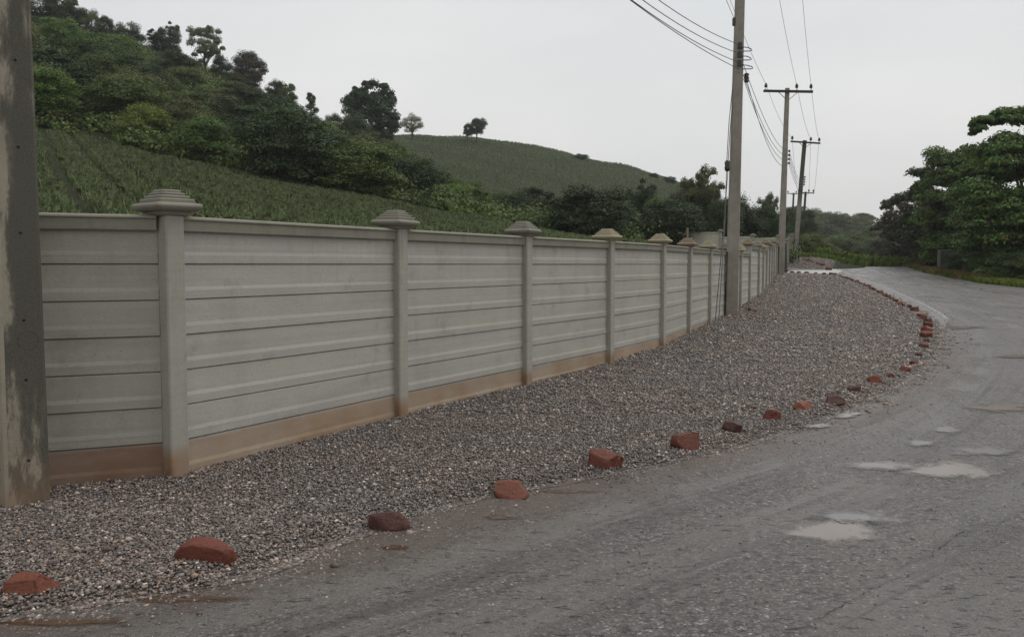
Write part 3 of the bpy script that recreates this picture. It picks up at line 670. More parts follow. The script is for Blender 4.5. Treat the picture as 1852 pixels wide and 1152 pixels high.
# ------------------------------------------------------------------ precast walls
def panel_mesh(name, planks, m, seed=0):
    """unit-length panel (x 0..1), front towards -y; planks 0.30 m high with a thicker lower band"""
    r = random.Random(seed); bm = bmesh.new(); prof = []
    z = 2.10
    for i in range(planks):
        j = r.uniform(-.0035, .0035)
        prof += [(-.024 + j, z - .0015), (-.030 + j, z - .007), (-.030 + j, z - .190), (-.038 + j, z - .222), (-.037 + j, z - .290), (-.031 + j, z - .2945), (-.004, z - .2955), (-.004, z - .304)]
        z -= .30
    back = .035; xs = [i / 10 for i in range(11)]
    full = [(back, 2.098)] + [(y, zz) for y, zz in prof] + [(back, z)]
    rows_ = [[bm.verts.new((x, y, zz)) for y, zz in full] for x in xs]
    for a, b in zip(rows_[:-1], rows_[1:]):
        for k in range(len(full)):
            k2 = (k + 1) % len(full); bm.faces.new((a[k], a[k2], b[k2], b[k]))
    bm.faces.new(rows_[0]); bm.faces.new(rows_[-1][::-1])
    bmesh.ops.recalc_face_normals(bm, faces=bm.faces[:])
    me = bpy.data.meshes.new(name); bm.to_mesh(me); bm.free(); me.materials.append(m); return me
def post_mesh(m):
    bm = bmesh.new(); z0, z1 = -.45, 2.20; hw = .083
    sec = [(-hw, -.115 + .012), (-hw + .012, -.115), (hw - .012, -.115), (hw, -.115 + .012), (hw, .09), (-hw, .09)]
    zs = [z0, 0, .5, 1, 1.5, 1.9, z1]
    R_ = [[bm.verts.new((x, y, z)) for x, y in sec] for z in zs]
    for a, b in zip(R_[:-1], R_[1:]):
        for k in range(6): bm.faces.new((a[k], a[(k + 1) % 6], b[(k + 1) % 6], b[k]))
    bm.faces.new(R_[0][::-1]); bm.faces.new(R_[-1])
    bmesh.ops.recalc_face_normals(bm, faces=bm.faces[:])
    me = bpy.data.meshes.new('post'); bm.to_mesh(me); bm.free(); me.materials.append(m); return me
def coping_mesh(m):
    bm = bmesh.new()
    sec = [(-.066, 2.075), (-.074, 2.084), (-.080, 2.170), (-.094, 2.174), (-.097, 2.180), (-.094, 2.192), (-.060, 2.206), (.08, 2.206), (.08, 2.075)]
    R_ = [[bm.verts.new((x, y, z)) for y, z in sec] for x in [i / 8 for i in range(9)]]
    for a, b in zip(R_[:-1], R_[1:]):
        for k in range(len(sec)): bm.faces.new((a[k], a[(k + 1) % len(sec)], b[(k + 1) % len(sec)], b[k]))
    bm.faces.new(R_[0]); bm.faces.new(R_[-1][::-1]); bmesh.ops.recalc_face_normals(bm, faces=bm.faces[:])
    me = bpy.data.meshes.new('coping'); bm.to_mesh(me); bm.free(); me.materials.append(m); return me
def cap_mesh(m):
    prof = [(.10, .0), (.118, .003), (.136, .020), (.136, .034), (.172, .040), (.196, .056), (.208, .074), (.208, .088), (.196, .102), (.172, .106), (.172, .110), (.160, .112), (.163, .132), (.158, .140), (.134, .142),
            (.134, .146), (.138, .158), (.132, .166), (.106, .168), (.106, .172), (.110, .184), (.104, .191), (.084, .193), (.086, .208), (.078, .216)]
    bm = bmesh.new(); rings = []
    for r, z in prof:
        c = min(.012 + .05 * r, r * .3); pts = []
        for sx_, sy_, order in ((1, -1, 0), (1, 1, 1), (-1, 1, 0), (-1, -1, 1)):
            a, b = (sx_ * (r - c), sy_ * r), (sx_ * r, sy_ * (r - c)); m_ = (sx_ * (r - c * .29), sy_ * (r - c * .29))
            pts += [a, m_, b] if order == 0 else [b, m_, a]
        rings.append([bm.verts.new((x, y, z)) for x, y in pts])
    for a, b in zip(rings[:-1], rings[1:]):
        for k in range(12): bm.faces.new((a[k], a[(k + 1) % 12], b[(k + 1) % 12], b[k]))
    bm.faces.new(rings[0][::-1]); bm.faces.new(rings[-1]); bmesh.ops.recalc_face_normals(bm, faces=bm.faces[:])
    me = bpy.data.meshes.new('post_cap'); bm.to_mesh(me); bm.free(); me.materials.append(m); return me
M['panel_pale'] = concrete_wall_mat('panel_pale', (.56, .52, .44), (.4, .3, .2), -9)
PM = [panel_mesh('wall_panel', 8, M['panel'], s) for s in range(4)]; PMR = panel_mesh('wall_panel_muddy', 8, M['panel_red'], 9)
POM = post_mesh(M['post']); COM = coping_mesh(M['coping']); CAPM = {k: cap_mesh(M[k]) for k in ('cap', 'cap_ochre', 'cap_brown')}
def build_wall(posts, z0s, name, label, capsel, muddy=()):
    root = empty(name, (posts[0][0], posts[0][1], z0s[0])); tag(root, label, 'wall')
    o0 = Vector(root.location); r = random.Random(len(posts))
    angs = [math.atan2(b[1] - a[1], b[0] - a[0]) for a, b in zip(posts[:-1], posts[1:])]
    for i, (x, y) in enumerate(posts):
        z = max(z0s[i], z0s[i - 1] if i else z0s[i]); a = angs[min(i, len(angs) - 1)] if i == 0 else (angs[i - 1] + angs[min(i, len(angs) - 1)]) / 2
        if i == 3 and len(posts) > 15: a = angs[i] * .75 + angs[i - 1] * .25
        p = bpy.data.objects.new('post', POM); link(p, root); p.location = Vector((x, y, z)) - o0; p.rotation_euler = (r.uniform(-.004, .004), r.uniform(-.004, .004), a)
        c = bpy.data.objects.new('post_cap', CAPM[capsel(i)]); link(c, p); c.location = (0, 0, 2.2); c.rotation_euler = (r.uniform(-.02, .02), r.uniform(-.02, .02), r.uniform(-.06, .06)); c.scale = (1, 1, r.uniform(.96, 1.04))
    for i, ((x0, y0), (x1, y1)) in enumerate(zip(posts[:-1], posts[1:])):
        l = math.hypot(x1 - x0, y1 - y0); a = angs[i]; z = z0s[i]; ux, uy = math.cos(a), math.sin(a)
        w_ = bpy.data.objects.new('wall_panel', PMR if i in muddy else PM[i % 4]); link(w_, root); w_.location = Vector((x0 + ux * .080, y0 + uy * .080, z)) - o0; w_.rotation_euler = (0, 0, a); w_.scale = (l - .160, 1, 1); w_.rotation_euler = (r.uniform(-.003, .003), 0, a)
        c = bpy.data.objects.new('coping', COM); link(c, root); c.location = Vector((x0 + ux * .085, y0 + uy * .085, z)) - o0; c.rotation_euler = (0, r.uniform(-.001, .001), a); c.scale = (l - .170, 1, 1)
    if 'set back' in label:
        for c in root.children:
            if not c.name.startswith('post'): c.material_slots[0].link = 'OBJECT'; c.material_slots[0].material = M['panel_pale']
    return root
z0 = []
for i, (x, y) in enumerate(POSTS):
    j = i - 3; z0.append(0.0 if j < 9 else .27 if j < 12 else .52 if j < 15 else .80)
ochre = {2 + 3: 'cap', 3 + 3: 'cap_ochre', 4 + 3: 'cap_ochre', 5 + 3: 'cap_brown', 6 + 3: 'cap_ochre', 7 + 3: 'cap_brown'}
build_wall(POSTS, z0, 'precast_wall', 'long grey precast concrete wall with stepped post caps beside the gravel', lambda i: ochre.get(i, 'cap' if i < 6 else ('cap_brown', 'cap', 'cap_ochre')[i % 3]), muddy=(0, 1, 2))
z2 = [1.25 + .14 * k for k in range(11)]
z2 = [float(H(x, y)) - .05 for x, y in POSTS2]; z2 = [round(z / .15) * .15 for z in z2]
build_wall(POSTS2, z2, 'precast_wall', 'far stretch of grey precast wall beyond the pale driveway', lambda i: 'cap')
IN = [(ray(u, 430)[0] * y, y) for u, y in [(1246, 66), (1303, 64.8), (1362, 63.4), (1408, 62.2)]]
zi = [ray(1, 421)[1] * 66 + EYE - 2.2, ray(1, 429)[1] * 64.8 + EYE - 2.2, ray(1, 431)[1] * 63 + EYE - 2.2, ray(1, 431)[1] * 63 + EYE - 2.2]
build_wall(IN, zi, 'precast_wall', 'pale precast boundary wall set back behind the front wall', lambda i: 'cap')

# ------------------------------------------------------------------ rocks
def rock_mesh(seed, l, d, h, m, flat=.0):
    r = np.random.default_rng(seed); v, f = ico(4); v = np.sign(v) * np.abs(v) ** .62; v[:, 0] += .22 * r.uniform(-1, 1) * v[:, 2]; v[:, 1] += .2 * r.uniform(-1, 1) * v[:, 0]
    # cut a sphere by random planes: faceted stone
    v = v + .05 * np.sin(v[:, [1]] * 7 + seed) * np.sin(v[:, [2]] * 8 + 1) * np.sin(v[:, [0]] * 6 + 2) + .022 * np.sin(v[:, [0]] * 19 + seed) * np.sin(v[:, [1]] * 17)
    for _ in range(9):
        nn = r.normal(size=3) * np.array([.8, 1, 1.1]); nn /= np.linalg.norm(nn); k = r.uniform(.55, 1.0); dd = v @ nn; o_ = np.maximum(dd - k, 0); v = v - o_[:, None] * nn
    v = v + .012 * (np.sin(v[:, [0]] * 31 + seed) * np.sin(v[:, [2]] * 27)) + r.normal(0, .009, v.shape)
    v[:, 2] = np.maximum(v[:, 2], -.5)
    mn, mx = v.min(0), v.max(0); v = (v - (mn + mx) / 2) / (mx - mn)
    v = v * np.array([l, d, h]); v[:, 2] += h * .5 - .12 * h
    return mesh_np('rock', v, f, m, False)
ROCKS = [(58, 1072, 94, 40, 'rock_orange', 'flat-topped orange red rock nearest the lower left corner'),
 (377, 1012, 120, 42, 'rock_red', 'longest red rock, knobbly, second from the left'),
 (705, 946, 78, 38, 'rock_dark', 'dark maroon angular rock, third from the left'),
 (925, 888, 64, 32, 'rock_orange', 'rounded orange red rock, fourth from the left'),
 (1095, 840, 62, 34, 'rock_red', 'rust coloured rock sloping to a point on its right, fifth from the left'),
 (1238, 809, 60, 32, 'rock_red', 'wide peaked red rock, sixth from the left'),
 (1328, 781, 38, 24, 'rock_dark', 'small dark red domed rock, seventh from the left'),
 (1395, 758, 33, 23, 'rock_red', 'upright triangular red rock, eighth from the left'),
 (1452, 741, 34, 18, 'rock_orange', 'low orange rock, ninth from the left'),
 (1507, 729, 37, 19, 'rock_dark', 'dark wedge shaped rock, tenth from the left'),
 (1544, 708, 24, 14, 'rock_dark', 'small dark blocky rock just beyond the wedge shaped one'),
 (1582, 692, 24, 16, 'rock_orange', 'rust coloured rock, twelfth along the row'),
 (1611, 681, 21, 11, 'rock_red', 'low flat red rock, thirteenth along the row'),
 (1637, 670, 18, 12, 'rock_orange', 'squarish orange rock, fourteenth along the row'),
 (1652, 658, 17, 11, 'rock_red', 'red rock before the row turns upward, fifteenth along'),
 (1661, 645, 15, 10, 'rock_dark', 'dark small rock, sixteenth along the row')]
for i, (u, v, w_, h_, mm, lab) in enumerate(ROCKS):
    x, y = GF(u, v - 1); x *= .966; y *= .966; l = w_ / FPX * y; y += l * .2
    me = rock_mesh(100 + i, l * 1.02, l * random.uniform(.6, .8), h_ / FPX * y * 1.0 + .01, M[mm])
    o = link(bpy.data.objects.new('rock', me)); o.location = (x * (y / (y - l * .2)), y, float(gravel_h(x, y)) - .004); o.rotation_euler = (0, random.uniform(-.06, .06), random.uniform(-.35, .35))
    tag(o, lab, 'rock', 'red rocks lining the gravel edge')
FAR = [(1669.5, 633.5, 16), (1675, 623, 14), (1675, 615, 22), (1677, 606, 20), (1678, 595, 17), (1678, 587, 14), (1670, 581, 12), (1666, 576.5, 16), (1653, 565, 13), (1645, 559.5, 11), (1634, 557, 10), (1628, 553, 11), (1620, 548, 10),
 (1612, 543.6, 10), (1606, 541, 9), (1600, 537.5, 10), (1592, 533, 11), (1587, 530, 9), (1581, 526.5, 9), (1576, 524, 9), (1570, 520.5, 9), (1562, 517, 8), (1555, 515, 8), (1549, 512.5, 8), (1542, 509.5, 8), (1536, 507, 8),
 (1530, 505, 8), (1524, 503, 7), (1518, 501, 7), (1510, 498, 7)]
rp = [rock_mesh(300 + i, 1, .75, .62, M['rock_red']) for i in range(5)]
for i, (u, v, w_) in enumerate(FAR):
    x, y = GF(u, v); l = w_ / FPX * y * 1.08; o = link(bpy.data.objects.new('rock', rp[i % 5])); o.location = (x, y, float(gravel_h(x, y)) + .015); o.scale = (l, l * random.uniform(.8, 1.2), l * random.uniform(.8, 1.15))
    o.rotation_euler = (0, 0, random.uniform(0, 6.28)); o.material_slots[0].link = 'OBJECT'; o.material_slots[0].material = M[('rock_red', 'rock_dark', 'rock_red', 'rock_orange')[i % 4]]
    lab = 'red stone in the close-set part of the row where the gravel edge turns back' if i < 11 else 'small red stone in the far part of the row beside the road'
    if i == 2: lab = 'widest dark red block where the row of stones turns back'
    tag(o, lab, 'rock', 'red rocks lining the gravel edge')
x, y = GF(1660, 571); o = link(bpy.data.objects.new('rock', rock_mesh(77, .25, .2, .1, M['rock_pale']))); o.location = (x, y, float(gravel_h(x, y))); tag(o, 'pale flat stone among the close-set red stones at the bend', 'rock', 'red rocks lining the gravel edge')
for i, (u, v) in enumerate([(1432, 494), (1445, 494.5), (1459, 495), (1474, 496.3), (1491, 497.6), (1503, 498.6)]):
    x, y = GF(u, v); o = link(bpy.data.objects.new('rock', rp[i % 5])); l = .32; o.location = (x, y, float(gravel_h(x, y))); o.scale = (l, l, l); o.material_slots[0].link = 'OBJECT'; o.material_slots[0].material = M['rock_dark']
    tag(o, 'dark stone on the near edge of the pale driveway strip', 'rock', 'dark stones along the driveway')
for i, (u, v) in enumerate([(1499, 488.5), (1495, 486), (1488, 482), (1480, 479), (1472, 476), (1464, 473.5), (1455, 472)]):
    x, y = G(u, v); o = link(bpy.data.objects.new('rock', rp[(i + 2) % 5])); l = .5; o.location = (x, y, h1(x, y)); o.scale = (l, l * 1.3, l * .8); o.material_slots[0].link = 'OBJECT'; o.material_slots[0].material = M['rock_red']
    tag(o, 'red stone edging the gravel bank beyond the driveway', 'rock', 'red stones edging the far gravel bank')
x, y = GF(1362, 569); o = link(bpy.data.objects.new('rock', rock_mesh(55, .46, .3, .17, M['rock_dark']))); o.location = (x, y, float(gravel_h(x, y))); o.rotation_euler = (0, .12, .1)
tag(o, 'dark brown flat rock lying at the wall foot right of the tall pole', 'rock')

# ------------------------------------------------------------------ utility poles
def pole_body(h, w0, w1, d0, d1, m):
    bm = bmesh.new(); R_ = []
    for k in range(13):
        t = k / 12; z = -.4 + (h + .4) * t; a = (w0 + (w1 - w0) * t) / 2; b = (d0 + (d1 - d0) * t) / 2; c = .022
        pts = [(-a + c, -b), (a - c, -b), (a, -b + c), (a, b - c), (a - c, b), (-a + c, b), (-a, b - c), (-a, -b + c)]
        R_.append([bm.verts.new((x, y, z)) for x, y in pts])
    for a, b in zip(R_[:-1], R_[1:]):
        for k in range(8): bm.faces.new((a[k], a[(k + 1) % 8], b[(k + 1) % 8], b[k]))
    bm.faces.new(R_[0][::-1]); bm.faces.new(R_[-1]); bmesh.ops.recalc_face_normals(bm, faces=bm.faces[:]); return bm
def insulator_bm(s=1.0):
    bm = bmesh.new(); lathe(bm, [(.012, -.12), (.012, 0), (.05, .01), (.075, .03), (.05, .05), (.06, .07), (.085, .085), (.055, .11), (.04, .14), (.055, .16), (.03, .185)], n=12)
    bmesh.ops.scale(bm, vec=(s, s, s), verts=bm.verts[:]); return bm
INS = None
def make_pole(loc, h, label, crossarm=True, w0=.34, w1=.19, rz=0, lean=(0, 0), arm_len=3.05, mats=None, racks=True, holes=True, rack_z=8.0, spool_n=4, thick=1.0):
    root = empty('utility_pole', loc, rz); root.rotation_euler = (lean[1], lean[0], rz); tag(root, label, 'utility pole', 'concrete utility poles')
    o = from_bm('pole_shaft', pole_body(h, w0, w1, w0 * .72, w1 * .8, mats or M['pole']), mats or M['pole'], root)
    if holes:
        for k in range(int(h / .5)):
            bm = bmesh.new()
            z = .45 + k * .62
            if z > h - .2: bm.free(); break
            b = (w0 * .72 + (w1 * .8 - w0 * .72) * (z + .4) / (h + .4)) / 2
            vs = lathe(bm, [(.0125, -.004), (.0125, .002)], n=10); bmesh.ops.rotate(bm, cent=(0, 0, 0), matrix=Matrix.Rotation(math.pi / 2, 3, 'X'), verts=vs); bmesh.ops.translate(bm, vec=(0, -b + .0005, z), verts=vs)
            from_bm('bolt_hole', bm, M['hole'], o)
    if crossarm:
        bm = bmesh.new(); bbox(bm, -arm_len / 2, arm_len / 2, -w1 * .5 - .11 * thick, -w1 * .5 + .0, h - .30, h - .18 + .02 * thick, .006); from_bm('crossarm', bm, M['arm'], root)
        for s in (-1, 1):
            bm = bmesh.new(); tube(bm, [(s * .62, -w1 * .5 - .05, h - .26), (s * .08, -w1 * .5 - .02, h - .72)], .016 * thick, 6); from_bm('brace', bm, M['steel'], root)
        for x in (-arm_len / 2 + .14, .52, arm_len / 2 - .12):
            bm = insulator_bm(1.15 * thick); o = from_bm('insulator', bm, M['porcelain'], root, True, (x, -w1 * .5 - .06, h - .02))
    if racks:
        bm = bmesh.new(); bbox(bm, w1 / 2 + .02, w1 / 2 + .05, -.02, .02, rack_z - .1, rack_z + .25 * spool_n); 
        for k in range(spool_n): tube(bm, [(w1 / 2 + .03, 0, rack_z + .25 * k + .06), (w1 / 2 + .16, 0, rack_z + .25 * k + .06)], .012, 6)
        from_bm('rack', bm, M['steel'], root)
        for k in range(spool_n):
            bm = bmesh.new(); lathe(bm, [(.05, -.05), (.055, -.02), (.03, 0), (.055, .02), (.05, .05)], n=12); bmesh.ops.scale(bm, vec=(thick, thick, thick), verts=bm.verts[:]); from_bm('spool_insulator', bm, M['porcelain'], root, True, (w1 / 2 + .15, 0, rack_z + .25 * k + .06))
    return root
# near pole at the left rim (turned so that two faces show)
pn = Vector((ray(44, 900)[0] * 6.35, 6.35, -.03))
near = make_pole(pn, 12.0, 'near stained concrete pole at the left edge of the picture', w0=.31, w1=.20, rz=math.radians(46), mats=M['pole_near'], racks=True, rack_z=7.6, lean=(.0, 0), holes=False)
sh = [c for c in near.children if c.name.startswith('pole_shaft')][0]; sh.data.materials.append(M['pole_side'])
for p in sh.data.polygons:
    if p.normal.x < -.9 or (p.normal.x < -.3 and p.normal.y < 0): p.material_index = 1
for z in (.38, .98, 1.42, 2.06, 2.68, 3.30, 3.9, 4.3, 4.9, 5.6):
    b = (.31 * .72 + (.2 * .8 - .31 * .72) * (z + .4) / 12.4) / 2; bm = bmesh.new()
    vs = lathe(bm, [(.011, -.004), (.011, .0015)], n=12); bmesh.ops.rotate(bm, cent=(0, 0, 0), matrix=Matrix.Rotation(math.pi / 2, 3, 'X'), verts=vs); bmesh.ops.translate(bm, vec=(.01 + random.uniform(-.004, .004), -b, z), verts=vs)
    from_bm('bolt_hole', bm, M['hole'], sh)
for z in (.32, .8, 1.3, 1.75, 2.5):
    a = (.31 + (.2 - .31) * (z + .4) / 12.4) / 2; bm = bmesh.new()
    vs = lathe(bm, [(.008, -.003), (.008, .0015)], n=12); bmesh.ops.rotate(bm, cent=(0, 0, 0), matrix=Matrix.Rotation(-math.pi / 2, 3, 'Y'), verts=vs); bmesh.ops.translate(bm, vec=(-a, 0.01, z), verts=vs)
    from_bm('bolt_hole', bm, M['hole'], sh)
bm = bmesh.new(); b = (.31 * .72 + (.2 * .8 - .31 * .72) * (1.27 + .4) / 12.4) / 2; q = []
for k in range(36):
    t = 2 * math.pi * k / 36; q.append([bm.verts.new((.03 + (.068 + dr) * math.cos(t), -b - dy, 1.27 + (.068 + dr) * math.sin(t))) for dr, dy in ((-.002, -.002), (0, .0015), (.002, -.002))])
for k in range(36):
    for j in range(2): bm.faces.new((q[k][j], q[(k + 1) % 36][j], q[(k + 1) % 36][j + 1], q[k][j + 1]))
from_bm('cast_ring', bm, M['hole'], near)

p2 = Vector((ray(1322, 583)[0] * 25.4, 25.4, 0.08)); p2top = P(1338, 0, 25.4); lean2 = math.atan2((p2top.x - p2.x), (p2top.z - p2.z))
pole2 = make_pole(p2, 12.0, 'tallest full concrete pole standing at the wall with a stay wire', rz=math.radians(-6), w0=.36, w1=.235, lean=(lean2, 0), rack_z=7.4, spool_n=1, racks=False)
p3 = Vector((ray(1411.5, 500)[0] * 54, 54, .95)); p3t = P(1424, 160, 54)
pole3 = make_pole(p3, p3t.z - p3.z, 'second concrete pole along the wall, its crossarm in full view', lean=(math.atan2(p3t.x - p3.x, p3t.z - p3.z), 0), rz=0, w0=.40, w1=.24, rack_z=7.1, thick=1.25)
p4 = Vector((ray(1437.5, 469)[0] * 86.5, 86.5, 0)); p4.z = h1(p4.x, p4.y) - .05; p4t = P(1455.5, 254, 86.5)
pole4 = make_pole(p4, p4t.z - p4.z, 'third pole, dark upper half, leaning right beyond the driveway', lean=(math.atan2(p4t.x - p4.x, p4t.z - p4.z), 0), w0=.42, w1=.34, arm_len=2.95, rack_z=7.2, thick=1.6, holes=False, mats=M['pole_topdark'])
def far_pole(ub, ut, vt, Y, label, arm=2.9, w0=.4):
    a = ray(ub, 470)[0] * Y; z = h1(a, Y) - .3; t = P(ut, vt, Y)
    return make_pole(Vector((a, Y, z)), t.z - z, label, lean=(math.atan2(t.x - a, t.z - z), 0), w0=w0, w1=.34, arm_len=arm, rack_z=(t.z - z) * .62, thick=2.2, holes=False, mats=M['pole_old'])
pole5 = far_pole(1449, 1457, 347, 160, 'small distant pole right behind the leaning one', 3.0, .5)
pole6 = far_pole(1430, 1435.5, 349, 205, 'small distant pole left of the leaning one', 3.2, .55)
pole7 = far_pole(1484, 1484.5, 388, 270, 'tiny far pole on the valley slope, left of a pair', 3.0, .6)
pole8 = far_pole(1527.5, 1528.5, 402, 250, 'tiny far pole on the valley slope, right of a pair', 3.0, .6)

# hardware on the tall pole
ax = (p2top - p2).normalized()
def on2(v, du=0, dy=0):          # a point on the tall pole's axis at picture row v, shifted sideways in metres
    k = ray(1330, v)[1]; z = EYE + k * 25.4; t = (z - p2.z) / ax.z; q = p2 + ax * t; return Vector((q.x + du, q.y + dy, z))
def child(o, parent):
    bpy.context.view_layer.update(); o.parent = parent; o.matrix_parent_inverse = parent.matrix_world.inverted()
LV2 = [on2(84, .0, -.17), on2(100, .0, -.17), on2(116, .0, -.17), on2(128, .0, -.17)]
for k, vv in enumerate((84, 100, 116)):
    bm = bmesh.new(); c0 = on2(vv + 1, .0, -.15); bbox(bm, c0.x - .06, c0.x + .06, c0.y - .04, c0.y + .02, c0.z - .09, c0.z + .09, .01); o = from_bm('bracket', bm, M['steel'], None); child(o, pole2)
    bm = bmesh.new(); L_ = (.34, .33, .38)[k]
    q = [on2(vv + 4, .05, -.15), on2(vv + 5.5, .2, -.2), on2(vv + 8, L_ - .03, -.2), on2(vv + 11, L_, -.2), on2(vv + 12, L_ - .05, -.2), on2(vv + 11.5, .1, -.15)]
    tube(bm, q, .014, 6); o = from_bm('wire_loop', bm, M['wire'], None); child(o, pole2)
bm = bmesh.new(); tube(bm, [on2(138, .08), on2(138, .2), on2(144, .2), on2(144, .08)], .012, 6)
o = from_bm('rack', bm, M['steel'], None); child(o, pole2)
bm = bmesh.new(); lathe(bm, [(.05, -.14), (.075, -.10), (.05, -.06), (.08, -.01), (.05, .04), (.08, .09), (.045, .13)], n=12); o = from_bm('spool_insulator', bm, M['porcelain'], None, True, on2(141, .26)); child(o, pole2)
bm = bmesh.new(); c0 = on2(40, -.14, -.04); bbox(bm, c0.x - .06, c0.x + .03, c0.y - .06, c0.y + .06, c0.z - .12, c0.z + .10, .01); o = from_bm('bracket', bm, M['steel'], None); child(o, pole2)

# stay wires with their insulator
IN_ = P(1315.5, 300, 25.0); gA = G(1297, 628); gA = Vector((gA[0], gA[1], h1(*gA))); gB = Vector((ray(1285, 594)[0] * 22.6, 22.6, .06))
gB = Vector((WX(22.4) + .30, 22.4, .05))
st = empty('stay_wire', gA); tag(st, 'dark twin stay wire from the tall pole down to the gravel', 'stay wire')
def stay(pts, name, rad=.008, m='wire'):
    bm = bmesh.new(); tube(bm, pts, rad, 6); o = from_bm(name, bm, M[m], None); child(o, st)
top1 = on2(140, -.12); top2 = on2(180, -.13)
stay([IN_ + Vector((-.02, 0, .12)), IN_.lerp(top1, .5) + Vector((-.04, 0, 0)), top1], 'upper_strand', .011)
stay([IN_ + Vector((.02, 0, .12)), IN_.lerp(top2, .5) + Vector((-.0, 0, 0)), top2], 'upper_strand', .011)
mid = P(1311, 400, 23.6)
stay([IN_ - Vector((.02, 0, .14)), mid, Vector(gA)], 'lower_strand', .011)
stay([IN_ - Vector((-.02, 0, .14)), P(1308, 420, 24.2), gB], 'lower_strand', .011)
bm = bmesh.new(); lathe(bm, [(.02, -.17), (.07, -.14), (.085, -.06), (.07, 0), (.085, .06), (.07, .13), (.02, .16)], n=12); o = from_bm('strain_insulator', bm, M['porcelain'], None, True, IN_); child(o, st)

# overhead wires
def wire(a, b, sag, label, group, rad=.008, m='wire', n=22):
    pts = [a.lerp(b, t) - Vector((0, 0, 4 * sag * t * (1 - t))) for t in [i / n for i in range(n + 1)]]
    r0 = rad if hasattr(rad, '__len__') else (rad, rad)
    bm = bmesh.new(); tube(bm, pts, [r0[0] + (r0[1] - r0[0]) * i / n for i in range(n + 1)], 5); o = from_bm('overhead_wire', bm, M[m]); tag(o, label, 'wire', group); return o
S1 = ['topmost', 'second', 'third', 'lowest']
nz_ = [8.35, 8.05, 7.8, 7.6]
for k in range(4):
    b = Vector((pn.x + .1, pn.y, nz_[k])); wire(LV2[k], b, (.82, .78, .68, .50)[k], S1[k] + ' of four wires sweeping up left from the tall pole', 'low wires left of the tall pole', .0095)
bpy.context.view_layer.update()
def loc_on(root, x, y, z): return root.matrix_world @ Vector((x, y, z))
h3 = p3t.z - p3.z; h4 = p4t.z - p4.z
rk3 = [loc_on(pole3, .27, 0, 7.16 + .25 * k) for k in range(4)]; rk4 = [loc_on(pole4, .32, 0, 7.26 + .25 * k) for k in range(4)]
src = [on2(145, .26), on2(142, .2, .1), on2(127, .14, .1), on2(108, .14, .1)]
for k in range(4):
    wire(src[k], rk3[k], (1.0, .8, .75, .7)[k], ('lowest', 'third', 'second', 'topmost')[k] + ' low wire between the tall pole and the second pole', 'low wires right of the tall pole', (.009, .012))
    wire(rk3[k], rk4[k], .9, ('lowest', 'third', 'second', 'topmost')[k] + ' low wire between the second and the third pole', 'low wires beyond the second pole', (.012, .015), 'wirelight')
def pins(root, h, arm): return [loc_on(root, x, -.18, h + .18) for x in (-arm / 2 + .14, .52, arm / 2 - .12)]
h5 = 0
a2 = pins(pole2, 12.0, 3.05); a3 = pins(pole3, h3, 3.05); a4 = pins(pole4, h4, 2.95)
p5h = [c for c in pole5.children if c.name.startswith('crossarm')][0]
z5 = max(v.co.z for v in p5h.data.vertices); a5 = [loc_on(pole5, x, -.18, z5 + .3) for x in (-1.36, .52, 1.38)]
for k, nm in enumerate(('left', 'middle', 'right')):
    wire(a2[k], a3[k], .35, nm + ' high wire from above the frame to the second pole crossarm', 'high wires on the crossarms', (.007, .010), 'wirelight')
    wire(a3[k], a4[k], .5, nm + ' high wire between second and third crossarm', 'high wires on the crossarms', (.010, .013), 'wirelight')
    wire(a4[k], a5[k], 1.6, nm + ' high wire beyond the third crossarm', 'high wires on the crossarms', (.013, .02), 'wirelight')
wire(on2(34, -.15), a2[0] - Vector((.1, 0, .3)), .05, 'short wire rising left from the bracket high on the tall pole', 'jumper', .008, 'wirelight')

# ------------------------------------------------------------------ foliage
def rhomb(cen, nrm, size, aspect=.55, fold=.25):
    n = len(cen); nrm = nrm / (np.linalg.norm(nrm, axis=1)[:, None] + 1e-9)
    a = rng.normal(size=(n, 3)); t = np.cross(nrm, a); t /= np.linalg.norm(t, axis=1)[:, None] + 1e-9; b = np.cross(nrm, t)
    s = size[:, None]
    v = np.stack([cen - t * s, cen - b * s * aspect + nrm * s * fold * .5, cen + t * s, cen + b * s * aspect + nrm * s * fold * .5], 1).reshape(-1, 3)
    return v, np.arange(4 * n).reshape(n, 4)
def clump_leaves(cc, rr, per, lsize, flat=1.0, up=.35):
    V_, N_ = [], []
    n = len(cc) * per; c = np.repeat(cc, per, 0); r = np.repeat(rr, per)
    d = rng.normal(size=(n, 3)); d[:, 2] = np.abs(d[:, 2]) * .9 - .25 * rng.uniform(0, 1, n); d /= np.linalg.norm(d, axis=1)[:, None]
    rad = r * rng.uniform(.08, 1.0, n) ** .5 * rng.uniform(.9, 1.15, n); p = c + d * rad[:, None] * np.array([1, 1, flat])
    nn = d + rng.normal(0, .45, (n, 3)) + np.array([0, 0, up]); s = lsize * rng.uniform(.6, 1.3, n)
    return rhomb(p, nn, s)
